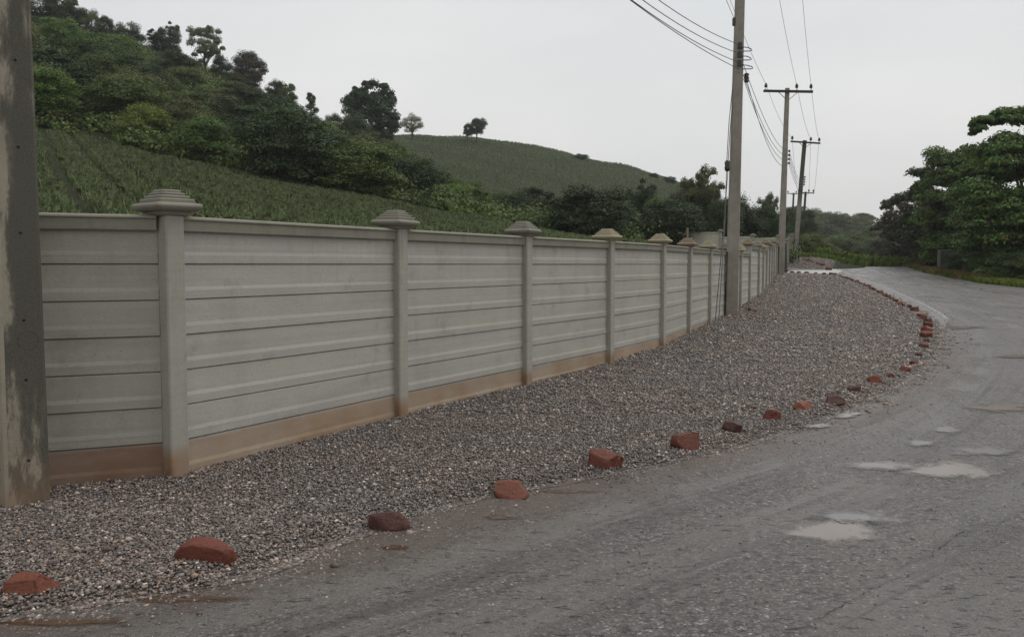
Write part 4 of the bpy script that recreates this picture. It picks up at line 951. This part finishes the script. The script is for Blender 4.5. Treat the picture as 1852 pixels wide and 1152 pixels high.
def crown(kind, seed):
    """clump centres and radii in a crown one unit wide and one unit high"""
    global rng
    r = np.random.default_rng(seed); cc, rr = [], []
    def ell(n, cz, rx, rz, r0, r1, zmin=0, shell=.55):
        k = 0
        while k < n:
            d = r.normal(size=3); d /= np.linalg.norm(d); q = d * r.uniform(shell, 1) ** .6
            p = np.array([q[0] * rx, q[1] * rx, cz + q[2] * rz])
            if p[2] < zmin: continue
            cc.append(p); rr.append(r.uniform(r0, r1)); k += 1
    if kind == 'round': ell(60, .58, .37, .34, .10, .18, .12, .4)
    elif kind == 'dome': ell(60, .56, .38, .34, .10, .16, .26, .3)
    elif kind == 'cone':
        for k in range(40):
            z = r.uniform(.12, .93); a = r.uniform(0, 6.28); R_ = .42 * (1 - z) ** .8 + .02; cc.append(np.array([math.cos(a) * R_ * r.uniform(.5, 1), math.sin(a) * R_ * r.uniform(.5, 1), z])); rr.append(.06 + .10 * (1 - z))
    elif kind == 'open': ell(44, .60, .42, .36, .06, .12, .2, .2)
    elif kind == 'bush': ell(64, .42, .37, .46, .10, .19, .05, .35)
    elif kind == 'ragged':
        ell(42, .5, .36, .38, .11, .18, .1, .3); ell(22, .74, .34, .24, .05, .09, .5, .7)
    elif kind == 'great': ell(95, .5, .38, .42, .07, .13, .05, .35); ell(30, .80, .30, .16, .03, .06, .6, .8)
    elif kind == 'low': ell(56, .34, .40, .5, .10, .19, .08, .3)
    return np.array(cc), np.array(rr)
def trunk_bm(kind, cc, seed):
    r = random.Random(seed); bm = bmesh.new(); top = .75
    pts = [(0, 0, -.06), (.01, .0, .12), (r.uniform(-.02, .02), r.uniform(-.02, .02), .35), (r.uniform(-.03, .03), 0, .55), (0, 0, top)]
    if kind in ('low', 'bush'): pts = [(0, 0, -.05), (0, 0, .2), (0, 0, .5)]; rad = [.03, .024, .01]
    else: rad = [.034, .026, .021, .014, .005]
    tube(bm, pts, rad, 7)
    for c in r.sample(list(range(len(cc))), min(12, len(cc))):
        p = cc[c]; z0_ = min(p[2] * .55, .5) ; tube(bm, [(0, 0, z0_), (p[0] * .45, p[1] * .45, z0_ + (p[2] - z0_) * .6), tuple(p)], [.012, .008, .003], 5)
    return bm
PROTO = {}
def proto(kind, seed, per=320, ls=.0145, flat=.95):
    key = (kind, seed)
    if key not in PROTO:
        cc, rr = crown(kind, seed)
        v, f = clump_leaves(cc, rr, per, ls, flat)
        me = mesh_np('crown', v, f, M['leaf_mid'])
        bm = trunk_bm(kind, cc, seed); bmesh.ops.recalc_face_normals(bm, faces=bm.faces[:]); tm = bpy.data.meshes.new('trunk'); bm.to_mesh(tm); bm.free(); tm.materials.append(M['bark'])
        mx = v[:, 2].max(); wx = (v[:, 0].max() - v[:, 0].min() + v[:, 1].max() - v[:, 1].min()) / 2
        PROTO[key] = (me, tm, mx, wx)
    return PROTO[key]
def plant(name, kind, seed, x, y, z, wid, hei, m, label, cat, group=None, rz=None, per=320, ls=.0145, trunk=True):
    me, tm, mx, wx = proto(kind, seed, per, ls)
    root = empty(name, (x, y, z), random.uniform(0, 6.28) if rz is None else rz); tag(root, label, cat, group)
    sc = (wid / wx, wid / wx, hei / mx)
    c = bpy.data.objects.new('crown', me); link(c, root); c.scale = sc; c.material_slots[0].link = 'OBJECT'; c.material_slots[0].material = M[m]
    if trunk: t = bpy.data.objects.new('trunk', tm); link(t, root); t.scale = sc
    return root
def at_px(u, vt, Y, wpx, kind, seed, m, label, name='tree', cat='tree', group=None, zb=None, lift=0, **k):
    t = P(u, vt, Y); z = h1(t.x, Y) - .1 if zb is None else zb
    hei = max(t.z - z, .5); return plant(name, kind, seed, t.x, Y, z, wpx / FPX * Y, hei, m, label, cat, group, **k)

RIDGE = 'trees standing out along the hill ridge'
R_ = [(72, -14, 150, 90, 'round', 1, 'leaf_dark', 'dark ridge tree partly behind the near pole at the upper left'),
 (118, -8, 152, 78, 'ragged', 2, 'leaf_mid', 'tall green tree touching the top edge at the far left of the ridge'),
 (163, 14, 153, 48, 'bush', 3, 'leaf_mid', 'rounded tree on the ridge stepping down from the top edge'),
 (192, 27, 154, 34, 'round', 4, 'leaf_dark', 'small dark knob of a tree on the ridge left of the broad cone shaped one'),
 (233, 40, 148, 66, 'bush', 5, 'leaf_dark', 'dense blackish green tree on the ridge, broad and cone shaped'),
 (284, 52, 153, 46, 'ragged', 6, 'leaf_dark', 'thin ragged tree on the ridge left of the spiky pair top'),
 (306, 38, 153, 48, 'ragged', 7, 'leaf_dark', 'spiky dark tree on the ridge beside the pale leaved tree'),
 (370, 44, 150, 74, 'open', 8, 'leaf_pale', 'pale airy tree on the ridge with sky showing through its crown'),
 (448, 90, 150, 68, 'dome', 9, 'leaf_brown', 'dark dome shaped tree on the ridge right of the pale airy one'),
 (402, 100, 150, 50, 'bush', 3, 'leaf_dark', 'low dark tree filling the dip between the pale tree and the dome tree'),
 (498, 140, 152, 40, 'round', 10, 'leaf_dark', 'tree on the ridge halfway down, left of the small conical one'),
 (520, 150, 151, 42, 'ragged', 11, 'leaf_mid', 'loose leafed tree on the ridge just left of the conical one'),
 (562, 167, 153, 36, 'cone', 12, 'leaf_dark', 'small conical tree on the ridge like a fir'),
 (602, 203, 153, 40, 'bush', 3, 'leaf_dark', 'low tree between the conical tree and the great dark tree')]
for u, vt, Y, wp, kd, sd, m, lab in R_: at_px(u, vt, Y, wp, kd, sd, m, lab, group=RIDGE)
at_px(672, 141, 148, 118, 'great', 21, 'leaf_dark', 'great dark tree on the skyline, largest on the hill', group=RIDGE, per=300, ls=.016)
at_px(640, 205, 140, 70, 'bush', 5, 'leaf_dark', 'dark skirt of foliage at the left foot of the great dark tree', group=RIDGE)
at_px(745, 203, 215, 44, 'dome', 22, 'leaf_olive', 'small open tree on the bare ridge beside the great dark tree', group=RIDGE, per=110)
at_px(862, 212, 222, 42, 'dome', 23, 'leaf_dark', 'lone dark round tree on the grassy ridge', group=RIDGE)
at_px(846, 222, 222, 24, 'dome', 24, 'leaf_dark', 'smaller tree leaning against the lone round tree on the ridge', group=RIDGE)
for u, v, w_, lab in [(1052, 278, 30, 'low bush on the grassy ridge nearest the lone tree'), (1182, 313, 22, 'low bush on the ridge skyline before the tall pole'), (1212, 319, 26, 'low bush at the right end of the grassy ridge')]:
    at_px(u, v, 226, w_, 'bush', 5, 'leaf_dark', lab, 'bush', 'bush', 'bushes on the grassy ridge', trunk=False)
# behind the wall, left of the poles
B_ = [(1268, 293, 74, 92, 'open', 31, 'leaf_olive', 'loose branched tree rising above the others left of the tall pole'), (1262, 318, 76, 96, 'round', 32, 'leaf_dark', 'dark full crown just below the loose branched tree'),
 (1345, 345, 78, 90, 'round', 1, 'leaf_dark', 'dark tree right behind the tall pole'), (1392, 345, 82, 44, 'open', 33, 'leaf_pale', 'sparse pale tree between the tall pole and the second pole'), (1388, 362, 80, 80, 'bush', 3, 'leaf_dark', 'dark bushy tree under the sparse pale one'),
 (1425, 372, 92, 60, 'round', 4, 'leaf_dark', 'dark tree behind the second pole'), (1228, 345, 74, 90, 'round', 2, 'leaf_dark', 'dark tree left of the loose branched one'), (1160, 322, 80, 78, 'ragged', 7, 'leaf_dark', 'dark upright tree standing out before the grassy slope'),
 (1310, 350, 72, 80, 'bush', 5, 'leaf_dark', 'dark tree just left of the tall pole'), (1195, 350, 74, 80, 'bush', 3, 'leaf_mid', 'green rounded tree between the upright tree and the dark crowns')]
for u, vt, Y, wp, kd, sd, m, lab in B_: at_px(u, vt, Y, wp, kd, sd, m, lab, group='trees behind the wall')
# valley beyond the crest of the road
Vv = [(1470, 418, 100, 80, 'bush', 3, 'leaf_bright', 'yellow green bush beside the foot of the leaning pole'), (1452, 428, 92, 50, 'bush', 5, 'leaf_mid', 'dark green bush at the end of the far wall'), (1500, 440, 112, 70, 'bush', 13, 'leaf_mid', 'rounded bush beyond the crest of the road'),
 (1535, 432, 125, 60, 'round', 4, 'leaf_dark', 'dark tree in the dip beyond the road crest'), (1565, 440, 120, 70, 'bush', 3, 'leaf_dark', 'dark bush right of the dip beyond the road crest'), (1480, 452, 96, 60, 'low', 14, 'leaf_bright', 'low bright bush near the far end of the gravel bank'),
 (1600, 425, 118, 60, 'round', 1, 'leaf_dark', 'dark tree where the right hand trees meet the valley'), (1550, 455, 105, 60, 'low', 14, 'leaf_mid', 'low green growth right behind the road crest'), (1602, 448, 95, 60, 'low', 15, 'leaf_olive', 'olive scrub at the right side of the road crest'),
 (1558, 384, 330, 46, 'dome', 9, 'leaf_dark', 'flat topped dark tree on the far skyline'), (1540, 400, 330, 26, 'bush', 5, 'leaf_dark', 'small tree left of the flat topped one on the far skyline'), (1502, 386, 390, 34, 'dome', 24, 'leaf_dark', 'small dark tree on the far skyline above the tiny poles'),
 (1520, 393, 390, 26, 'bush', 3, 'leaf_dark', 'low tree on the far skyline right of the small dark one'), (1483, 391, 390, 22, 'bush', 5, 'leaf_dark', 'low tree on the far skyline left of the small dark one'), (1470, 386, 385, 30, 'bush', 13, 'leaf_dark', 'low tree on the far skyline beside the leaning pole'),
 (1455, 372, 120, 60, 'bush', 13, 'leaf_dark', 'dark bushy tree behind the leaning pole')]
for u, vt, Y, wp, kd, sd, m, lab in Vv: at_px(u, vt, Y, wp, kd, sd, m, lab, group='trees and bushes in the valley')
# far slope trees
i = 0
for (u, Y) in [(1440, 300), (1460, 250), (1478, 320), (1495, 230), (1512, 280), (1530, 210), (1545, 260), (1560, 300), (1575, 220), (1590, 270), (1505, 180), (1520, 160), (1465, 190), (1580, 180), (1545, 190), (1452, 160), (1600, 330), (1490, 290), (1515, 340), (1535, 310), (1568, 350), (1610, 240), (1555, 230), (1475, 270)]:
    t = P(u, 440, Y); i += 1
    plant('tree', ('bush', 'round')[i % 2], (3, 4, 5, 1)[i % 4], t.x, Y, h1(t.x, Y) - .2, 5 + 3 * random.random() + Y * .01, 3.5 + 2 * random.random() + Y * .006, ('leaf_mid', 'leaf_dark', 'leaf_olive')[i % 3], 'small tree dotted over the far valley slope', 'tree', 'trees on the far valley slope')
# hillside wood: individual trees over scrub
hill = []
def forest_ok(u, Y):
    if u < 740: return 62 < Y < 150
    if u < 1225: return 64 < Y < 122 - (u - 740) * .045
    return 74 < Y < 104
cand = []
rr_ = random.Random(5)
tries = 0
while len(cand) < 165 and tries < 20000:
    tries += 1
    u = rr_.uniform(-260, 1330); Y = 62 + (rr_.random() ** .8) * 104
    if not forest_ok(u, Y): continue
    x = ray(u, 300)[0] * Y
    if all((x - a) ** 2 + (Y - b) ** 2 > (3.2 + .018 * Y) ** 2 for a, b in cand): cand.append((x, Y))
for i, (x, Y) in enumerate(cand):
    u = CX + FPX * x / Y
    hh = rr_.uniform(2.6, 5.0) + (1.5 if u < 740 else 0.3) * rr_.random(); wd = hh * rr_.uniform(1.0, 1.6)
    if 740 < u < 1225: hh = min(hh, 4.6)
    if Y > 125: hh *= .7
    mm = rr_.choice(['leaf_dark', 'leaf_mid', 'leaf_mid', 'leaf_dark', 'leaf_dark', 'leaf_olive', 'leaf_mid', 'leaf_bright']) if u < 740 or Y > 85 else rr_.choice(['leaf_mid', 'leaf_bright', 'leaf_dark', 'leaf_dark', 'leaf_mid'])
    kd, sd = rr_.choice([('bush', 3), ('bush', 5), ('round', 1), ('round', 4), ('bush', 13), ('low', 14), ('low', 15), ('ragged', 2), ('round', 10)])
    where = 'bushy tree of the lower thicket along the top of the field' if Y < 82 else 'bushy tree of the wood covering the hillside'
    plant('tree', kd, sd, x, Y, h1(x, Y) - .25, wd, hh, mm, where, 'tree', 'trees of the hillside wood')
# scrub between them (one mass)
n = 8200; U = rng.uniform(-300, 1420, n); Yc = 61 + rng.uniform(0, 1, n) ** .75 * 108
ok = np.array([forest_ok(a, b) or (a < 740 and b > 100) or (a >= 1225 and 72 < b < 110) for a, b in zip(U, Yc)]); U, Yc = U[ok], Yc[ok]
Xc = (U - CX) / FPX * Yc; Zc = H(Xc, Yc); rad = rng.uniform(.5, 1.75, len(Xc)) * (.8 + Yc / 200) * (1 - .45 * sstep(135, 155, Yc))
v, f = clump_leaves(np.stack([Xc, Yc, Zc + rad * .25], 1), rad, 115, .165, .95)
o = link(bpy.data.objects.new('hillside_scrub', mesh_np('hillside_scrub', v, f, M['scrub']))); tag(o, 'tangled green scrub covering the hillside between the trees', kind='stuff')

# pineapple fields: rows of spiky tufts
def tufts(X, Y, Z, Hh, nb, spread=.55, wd=.05, lean=.9):
    n = len(X) * nb; x = np.repeat(X, nb); y = np.repeat(Y, nb); z = np.repeat(Z, nb); h_ = np.repeat(Hh, nb) * rng.uniform(.6, 1.1, n)
    a = rng.uniform(0, 6.283, n); l = rng.uniform(.15, lean, n); bx = x + rng.normal(0, .06, n); by = y + rng.normal(0, .06, n)
    dx, dy = np.cos(a) * l * h_ * spread, np.sin(a) * l * h_ * spread; w_ = wd * rng.uniform(.6, 1.2, n) * np.repeat(Hh, nb) / .7
    px, py = -np.sin(a) * w_, np.cos(a) * w_
    A = np.stack([bx - px, by - py, z], 1); B = np.stack([bx + px, by + py, z], 1); Mi = np.stack([bx + dx * .5, by + dy * .5, z + h_ * .75], 1); Tt = np.stack([bx + dx, by + dy, z + h_ * (1 - l * .35)], 1)
    p2_ = np.stack([px, py, 0 * px], 1) * .8
    v = np.stack([A, B, Mi + p2_, Tt, Mi - p2_], 1).reshape(-1, 3)
    return v, np.arange(5 * n).reshape(n, 5)
dr = np.array([-.49, .872]); pr_ = np.array([.872, .49])
ii, jj = np.meshgrid(np.sort(np.r_[np.arange(-80, 110) * 1.6, np.arange(-80, 110) * 1.6 + .38, np.arange(-80, 110) * 1.6 + .76]), np.arange(-20, 450) * .25)
Xf = ii * pr_[0] + jj * dr[0]; Yf = ii * pr_[1] + jj * dr[1]; Xf = Xf.ravel() + rng.normal(0, .08, Xf.size); Yf = Yf.ravel() + rng.normal(0, .08, Yf.size)
uf = CX + FPX * Xf / np.maximum(Yf, 1)
k = (Yf > 8) & (Yf < 61.5 + 1.2 * np.sin(Xf * .3)) & (uf > -350) & (uf < 1180); Xf, Yf = Xf[k], Yf[k]; k = wall_s(Xf, Yf) > 2.6; Xf, Yf = Xf[k], Yf[k]
v, f = tufts(Xf, Yf, H(Xf, Yf) - .03, rng.uniform(.28, .5, len(Xf)), 14, wd=.028, spread=.65)
o = link(bpy.data.objects.new('pineapple_field', mesh_np('pineapple_field', v, f, M['pineapple']))); tag(o, 'rows of spiky pineapple plants on the slope behind the wall', kind='stuff')
ii, jj = np.meshgrid(np.arange(-100, 230) * 1.4, np.arange(60, 330) * .8)
Xf = ii + jj * .12; Yf = jj + ii * .1; Xf = Xf.ravel() + rng.normal(0, .38, Xf.size); Yf = Yf.ravel() + rng.normal(0, .3, Yf.size)
uf = CX + FPX * Xf / np.maximum(Yf, 1); yt = 196 + (uf - 900) * -.03; k = (Yf > 100) & (Yf < 250) & (uf > 690) & (uf < 1480) & ((np.abs(Yf - yt) > 1.3) | (uf < 830) | (uf > 1110)); Xf, Yf = Xf[k], Yf[k]
v, f = tufts(Xf, Yf, H(Xf, Yf) - .05, rng.uniform(.28, .55, len(Xf)), 10, wd=.07)
o = link(bpy.data.objects.new('hilltop_field', mesh_np('hilltop_field', v, f, M['pineapple']))); tag(o, 'greyish green crop rows on the bare upper hill', kind='stuff')
# grass on the right verge and by the crest
def grass(name, n, fx, m, hh, label, nb=7, wd=.02):
    X, Y = fx(n); v, f = tufts(X, Y, H(X, Y) - .05, rng.uniform(hh[0], hh[1], len(X)), nb, .8, wd)
    o = link(bpy.data.objects.new(name, mesh_np(name, v, f, M[m]))); tag(o, label, kind='stuff')
def verge(n, lo=0.15, hi=4.5, y0=14, y1=92):
    def g(n_):
        Y = rng.uniform(y0, y1, n_); X = np.interp(Y, RIGHT_PTS[:, 1], RIGHT_PTS[:, 0]) + lo + (hi - lo) * rng.uniform(0, 1, n_) ** 1.1; return X, Y
    return g
grass('verge_grass', 42000, verge(0), 'grass', (.12, .42), 'green grass along the right verge', 7, .03)
grass('dry_grass', 6500, verge(0, .2, 2.6, 50, 84), 'dry_grass', (.15, .5), 'dry orange brown grass along the far right verge', 7, .035)
def crest(n_):
    u = rng.uniform(1470, 1660, n_); Y = rng.uniform(92, 118, n_); return (u - CX) / FPX * Y, Y
grass('tall_grass', 5000, crest, 'grass', (.8, 1.7), 'tall green grass beyond the crest of the road', 9, .06)
def bank(n_):
    s = rng.uniform(0, 1, n_); Y = 84 + 14 * s; X = WX(Y) + .6 + rng.uniform(0, 7, n_); return X, Y
grass('bank_grass', 1800, bank, 'grass', (.2, .7), 'low grass on the bank by the leaning pole', 8, .05)

# ------------------------------------------------------------------ big trees on the right
def big_tree(u, vt, Y, wpx, seed, m, label, tiers=0, lobes=60, per=230, ls=.16, zlow=.12, extra=(), flat=.5, name='tree'):
    global rng
    r = np.random.default_rng(seed); t = P(u, vt, Y); z = h1(t.x, Y) - .1; hh = t.z - z; R0 = wpx / FPX * Y / 2
    cc, rr = [], []
    for k in range(lobes):
        a = r.uniform(0, 6.283); zz = r.uniform(zlow, .95)
        env = (1 - ((zz - .48) / .55) ** 2) ** .5 if abs(zz - .48) < .55 else .2
        rad_ = R0 * .9 * env * r.uniform(.1, 1) ** .5 * (1 + .12 * math.sin(3 * a + seed))
        if tiers: zz = (math.floor(zz * tiers) + .5 + r.uniform(-.34, .34)) / tiers
        cc.append((math.cos(a) * rad_, math.sin(a) * rad_, zz * hh)); rr.append(r.uniform(.13, .27) * R0 * (1.0 if R0 > 3 else 1.2))
    ex_ = []
    for (du, v_, w_) in extra:
        q = P(u + du, v_, Y) - Vector((t.x, Y, z)); ex_.append(q)
        for _ in range(4): cc.append((q.x + r.uniform(-.35, .35), q.y + r.uniform(-1.0, 1.0), q.z + r.uniform(-.5, .12))); rr.append(w_ * r.uniform(.6, 1.05))
    cc = np.array(cc); rr = np.array(rr)
    v, f = clump_leaves(cc, rr, per, ls, flat)
    root = empty(name, (t.x, Y, z)); tag(root, label, 'tree', 'large trees right of the road')
    o = bpy.data.objects.new('crown', mesh_np('crown', v, f, M[m])); link(o, root)
    bm = bmesh.new(); tube(bm, [(0, 0, -.3), (.1, 0, hh * .2), (-.1, .1, hh * .45), (.1, 0, hh * .8)], [.26, .2, .15, .05], 9)
    for k in range(0, lobes, 4):
        p = cc[k] * np.array([.8, .8, .92]); zz = min(p[2] * .6, hh * .6); tube(bm, [(0, 0, zz), (p[0] * .5, p[1] * .5, zz + (p[2] - zz) * .7), tuple(p)], [.09, .055, .02], 6)
    if ex_:
        ex_.sort(key=lambda q: q.x); tube(bm, [(0, 0, hh * .6), (.1, 0, hh * .95)] + [tuple(q - Vector((0, 0, .22))) for q in ex_[::-1] if q.x < .2], [.13, .10] + [.07] * sum(1 for q in ex_ if q.x < .2), 6)
    from_bm('trunk', bm, M['bark'], root); return root
ex = [(-88, 222, .4), (-78, 216, .5), (-64, 212, .62), (-50, 209, .68), (-36, 207, .72), (-20, 205, .75), (-4, 206, .8), (12, 208, .85), (-94, 226, .28), (30, 212, .9), (45, 220, 1.0)]
big_tree(1860, 246, 54, 300, 3, 'leaf_almond', 'largest broad leaved tree at the right edge with a branch reaching out over its top', tiers=6, lobes=270, per=300, ls=.125, zlow=.04, extra=ex, flat=.58)
big_tree(1745, 270, 67, 175, 4, 'leaf_almond', 'bright green tiered tree left of the largest one', tiers=6, lobes=200, per=290, ls=.125, zlow=.04, flat=.7)
big_tree(1688, 300, 75, 110, 5, 'leaf_dark', 'dark tall tree behind the tiered one', lobes=70, per=220, ls=.14, flat=.8)
big_tree(1655, 342, 84, 110, 6, 'leaf_brown', 'brownish tree with reddish new leaves, left of the dark tall tree', lobes=70, per=200, ls=.14, flat=.9)
big_tree(1612, 356, 93, 62, 7, 'leaf_brown', 'leftmost of the right hand trees, small with pinkish brown leaves', lobes=40, per=150, ls=.15, flat=.9)
big_tree(1765, 330, 68, 170, 8, 'leaf_dark', 'deep dark tree filling behind the tiered pair', lobes=90, per=220, ls=.15, zlow=.03, flat=.8)
big_tree(1700, 370, 78, 130, 9, 'leaf_dark', 'dark undergrowth tree between the brownish and the tiered tree', lobes=70, per=220, ls=.15, zlow=.0, flat=.8)
big_tree(1990, 215, 50, 260, 10, 'leaf_almond', 'tree just outside the right edge whose leaves reach in', lobes=110, per=200, ls=.15, flat=.5)
big_tree(1640, 392, 94, 90, 11, 'leaf_dark', 'dark low tree behind the leftmost right hand tree', lobes=50, per=200, ls=.16, zlow=0, flat=.8)
VB = [(1640, 440, 93, 70, 'leaf_mid', 'mid green shrub at the verge nearest the road crest'), (1672, 445, 75, 60, 'leaf_olive', 'olive shrub on the verge left of the mossy block'), (1716, 474, 58.5, 30, 'leaf_dark', 'dark shrub in front of the mossy block'),
 (1750, 452, 59, 70, 'leaf_dark', 'dark shrub on the verge right of the mossy block'), (1795, 455, 53, 80, 'leaf_mid', 'wide green shrub under the tiered tree'), (1840, 450, 48.5, 90, 'leaf_dark', 'dark shrub at the right edge under the largest tree'),
 (1900, 440, 46, 110, 'leaf_mid', 'shrub just beyond the right edge'), (1770, 470, 55.5, 60, 'leaf_olive', 'low ragged shrub nearest the road under the tiered tree'), (1690, 456, 68, 60, 'leaf_dark', 'dark shrub behind the mossy block'), (1822, 474, 48.5, 60, 'leaf_mid', 'low shrub nearest the road at the right edge')]
for i, (u, vt, Y, wp, m, lab) in enumerate(VB):
    at_px(u, vt, Y, wp, ('low', 'bush')[i % 2], (14, 3, 15, 5)[i % 4], m, lab, 'shrub', 'shrub', 'shrubs under the right hand trees')

# ------------------------------------------------------------------ small things
q = P(1714, 459, 60); bm = bmesh.new(); bbox(bm, -.66, .66, -.2, .2, -1.0, .26, .03); o = from_bm('concrete_block', bm, simple('mossy_concrete', (.085, .09, .06), .9, 0, .5, 5), None, loc=q); o.rotation_euler = (0, 0, .1)
tag(o, 'weathered concrete block half hidden by shrubs under the right hand trees', 'block')
q = P(1243.5, 412, 60); bm = bmesh.new(); tube(bm, [(0, 0, -2.2), (0, 0, 0)], [.09, .08], 8); o = from_bm('fence_post', bm, M['pole'], None, loc=q); tag(o, 'thin bare post rising beside the set back boundary wall', 'post')
def heap(u0, u1, vt, Y, label):
    a, b = ray(u0, vt)[0] * Y, ray(u1, vt)[0] * Y; top = P(u0, vt, Y).z; L_ = (b - a); n_ = 24; V_ = []; F_ = []
    for i in range(n_):
        for j in range(12):
            s, t = i / (n_ - 1), j / 11; hx = (1 - s) ** .8 * min(1, s * 7); hy = math.sin(math.pi * t)
            x = a - .4 + (L_ + .6) * s; y = Y - 1.3 + 2.6 * t; g_ = h1(x, y) - .15; V_.append((x, y, g_ + max(top - g_, .1) * hx * hy + .02 * math.sin(9 * s + 5 * t)))
    for i in range(n_ - 1):
        for j in range(11): F_.append((i * 12 + j, (i + 1) * 12 + j, (i + 1) * 12 + j + 1, i * 12 + j + 1))
    o = link(bpy.data.objects.new('sand_heap', mesh_np('sand_heap', V_, F_, M['sand'], True))); tag(o, label, 'heap')
heap(957, 1016, 417, 24, 'pale sand heap showing over the wall right of the third post cap')
heap(192, 240, 380, 13, 'small pale heap showing over the wall left of the nearest post cap')
q = P(1422, 440, 62.5); g_ = float(base_h(62.5)); bm = bmesh.new(); bbox(bm, -.10, .10, -.05, .05, 0, q.z - g_, .01, Matrix.Rotation(-.03, 4, 'Y')); o = from_bm('gate_panel', bm, M['steel'], None, loc=(q.x, q.y, g_)); tag(o, 'narrow dark panel standing in the driveway opening of the wall', 'gate')

# ------------------------------------------------------------------ damp air
bm = bmesh.new(); bbox(bm, -910, 1010, -70, 1210, float(ZZ.min()) - 1, max(float(ZZ.max()), 60) + 12)
me = bpy.data.meshes.new('haze'); bm.to_mesh(me); bm.free()
hm = bpy.data.materials.new('haze'); hm.use_nodes = True; hm.node_tree.nodes.clear()
ho = hm.node_tree.nodes.new('ShaderNodeOutputMaterial'); pv = hm.node_tree.nodes.new('ShaderNodeVolumePrincipled')
pv.inputs['Color'].default_value = (.9, .93, .96, 1); pv.inputs['Density'].default_value = .00028; pv.inputs['Anisotropy'].default_value = .2
hm.node_tree.links.new(pv.outputs[0], ho.inputs['Volume']); me.materials.append(hm)
tag(link(bpy.data.objects.new('haze', me)), 'thin damp haze in the air', kind='stuff')
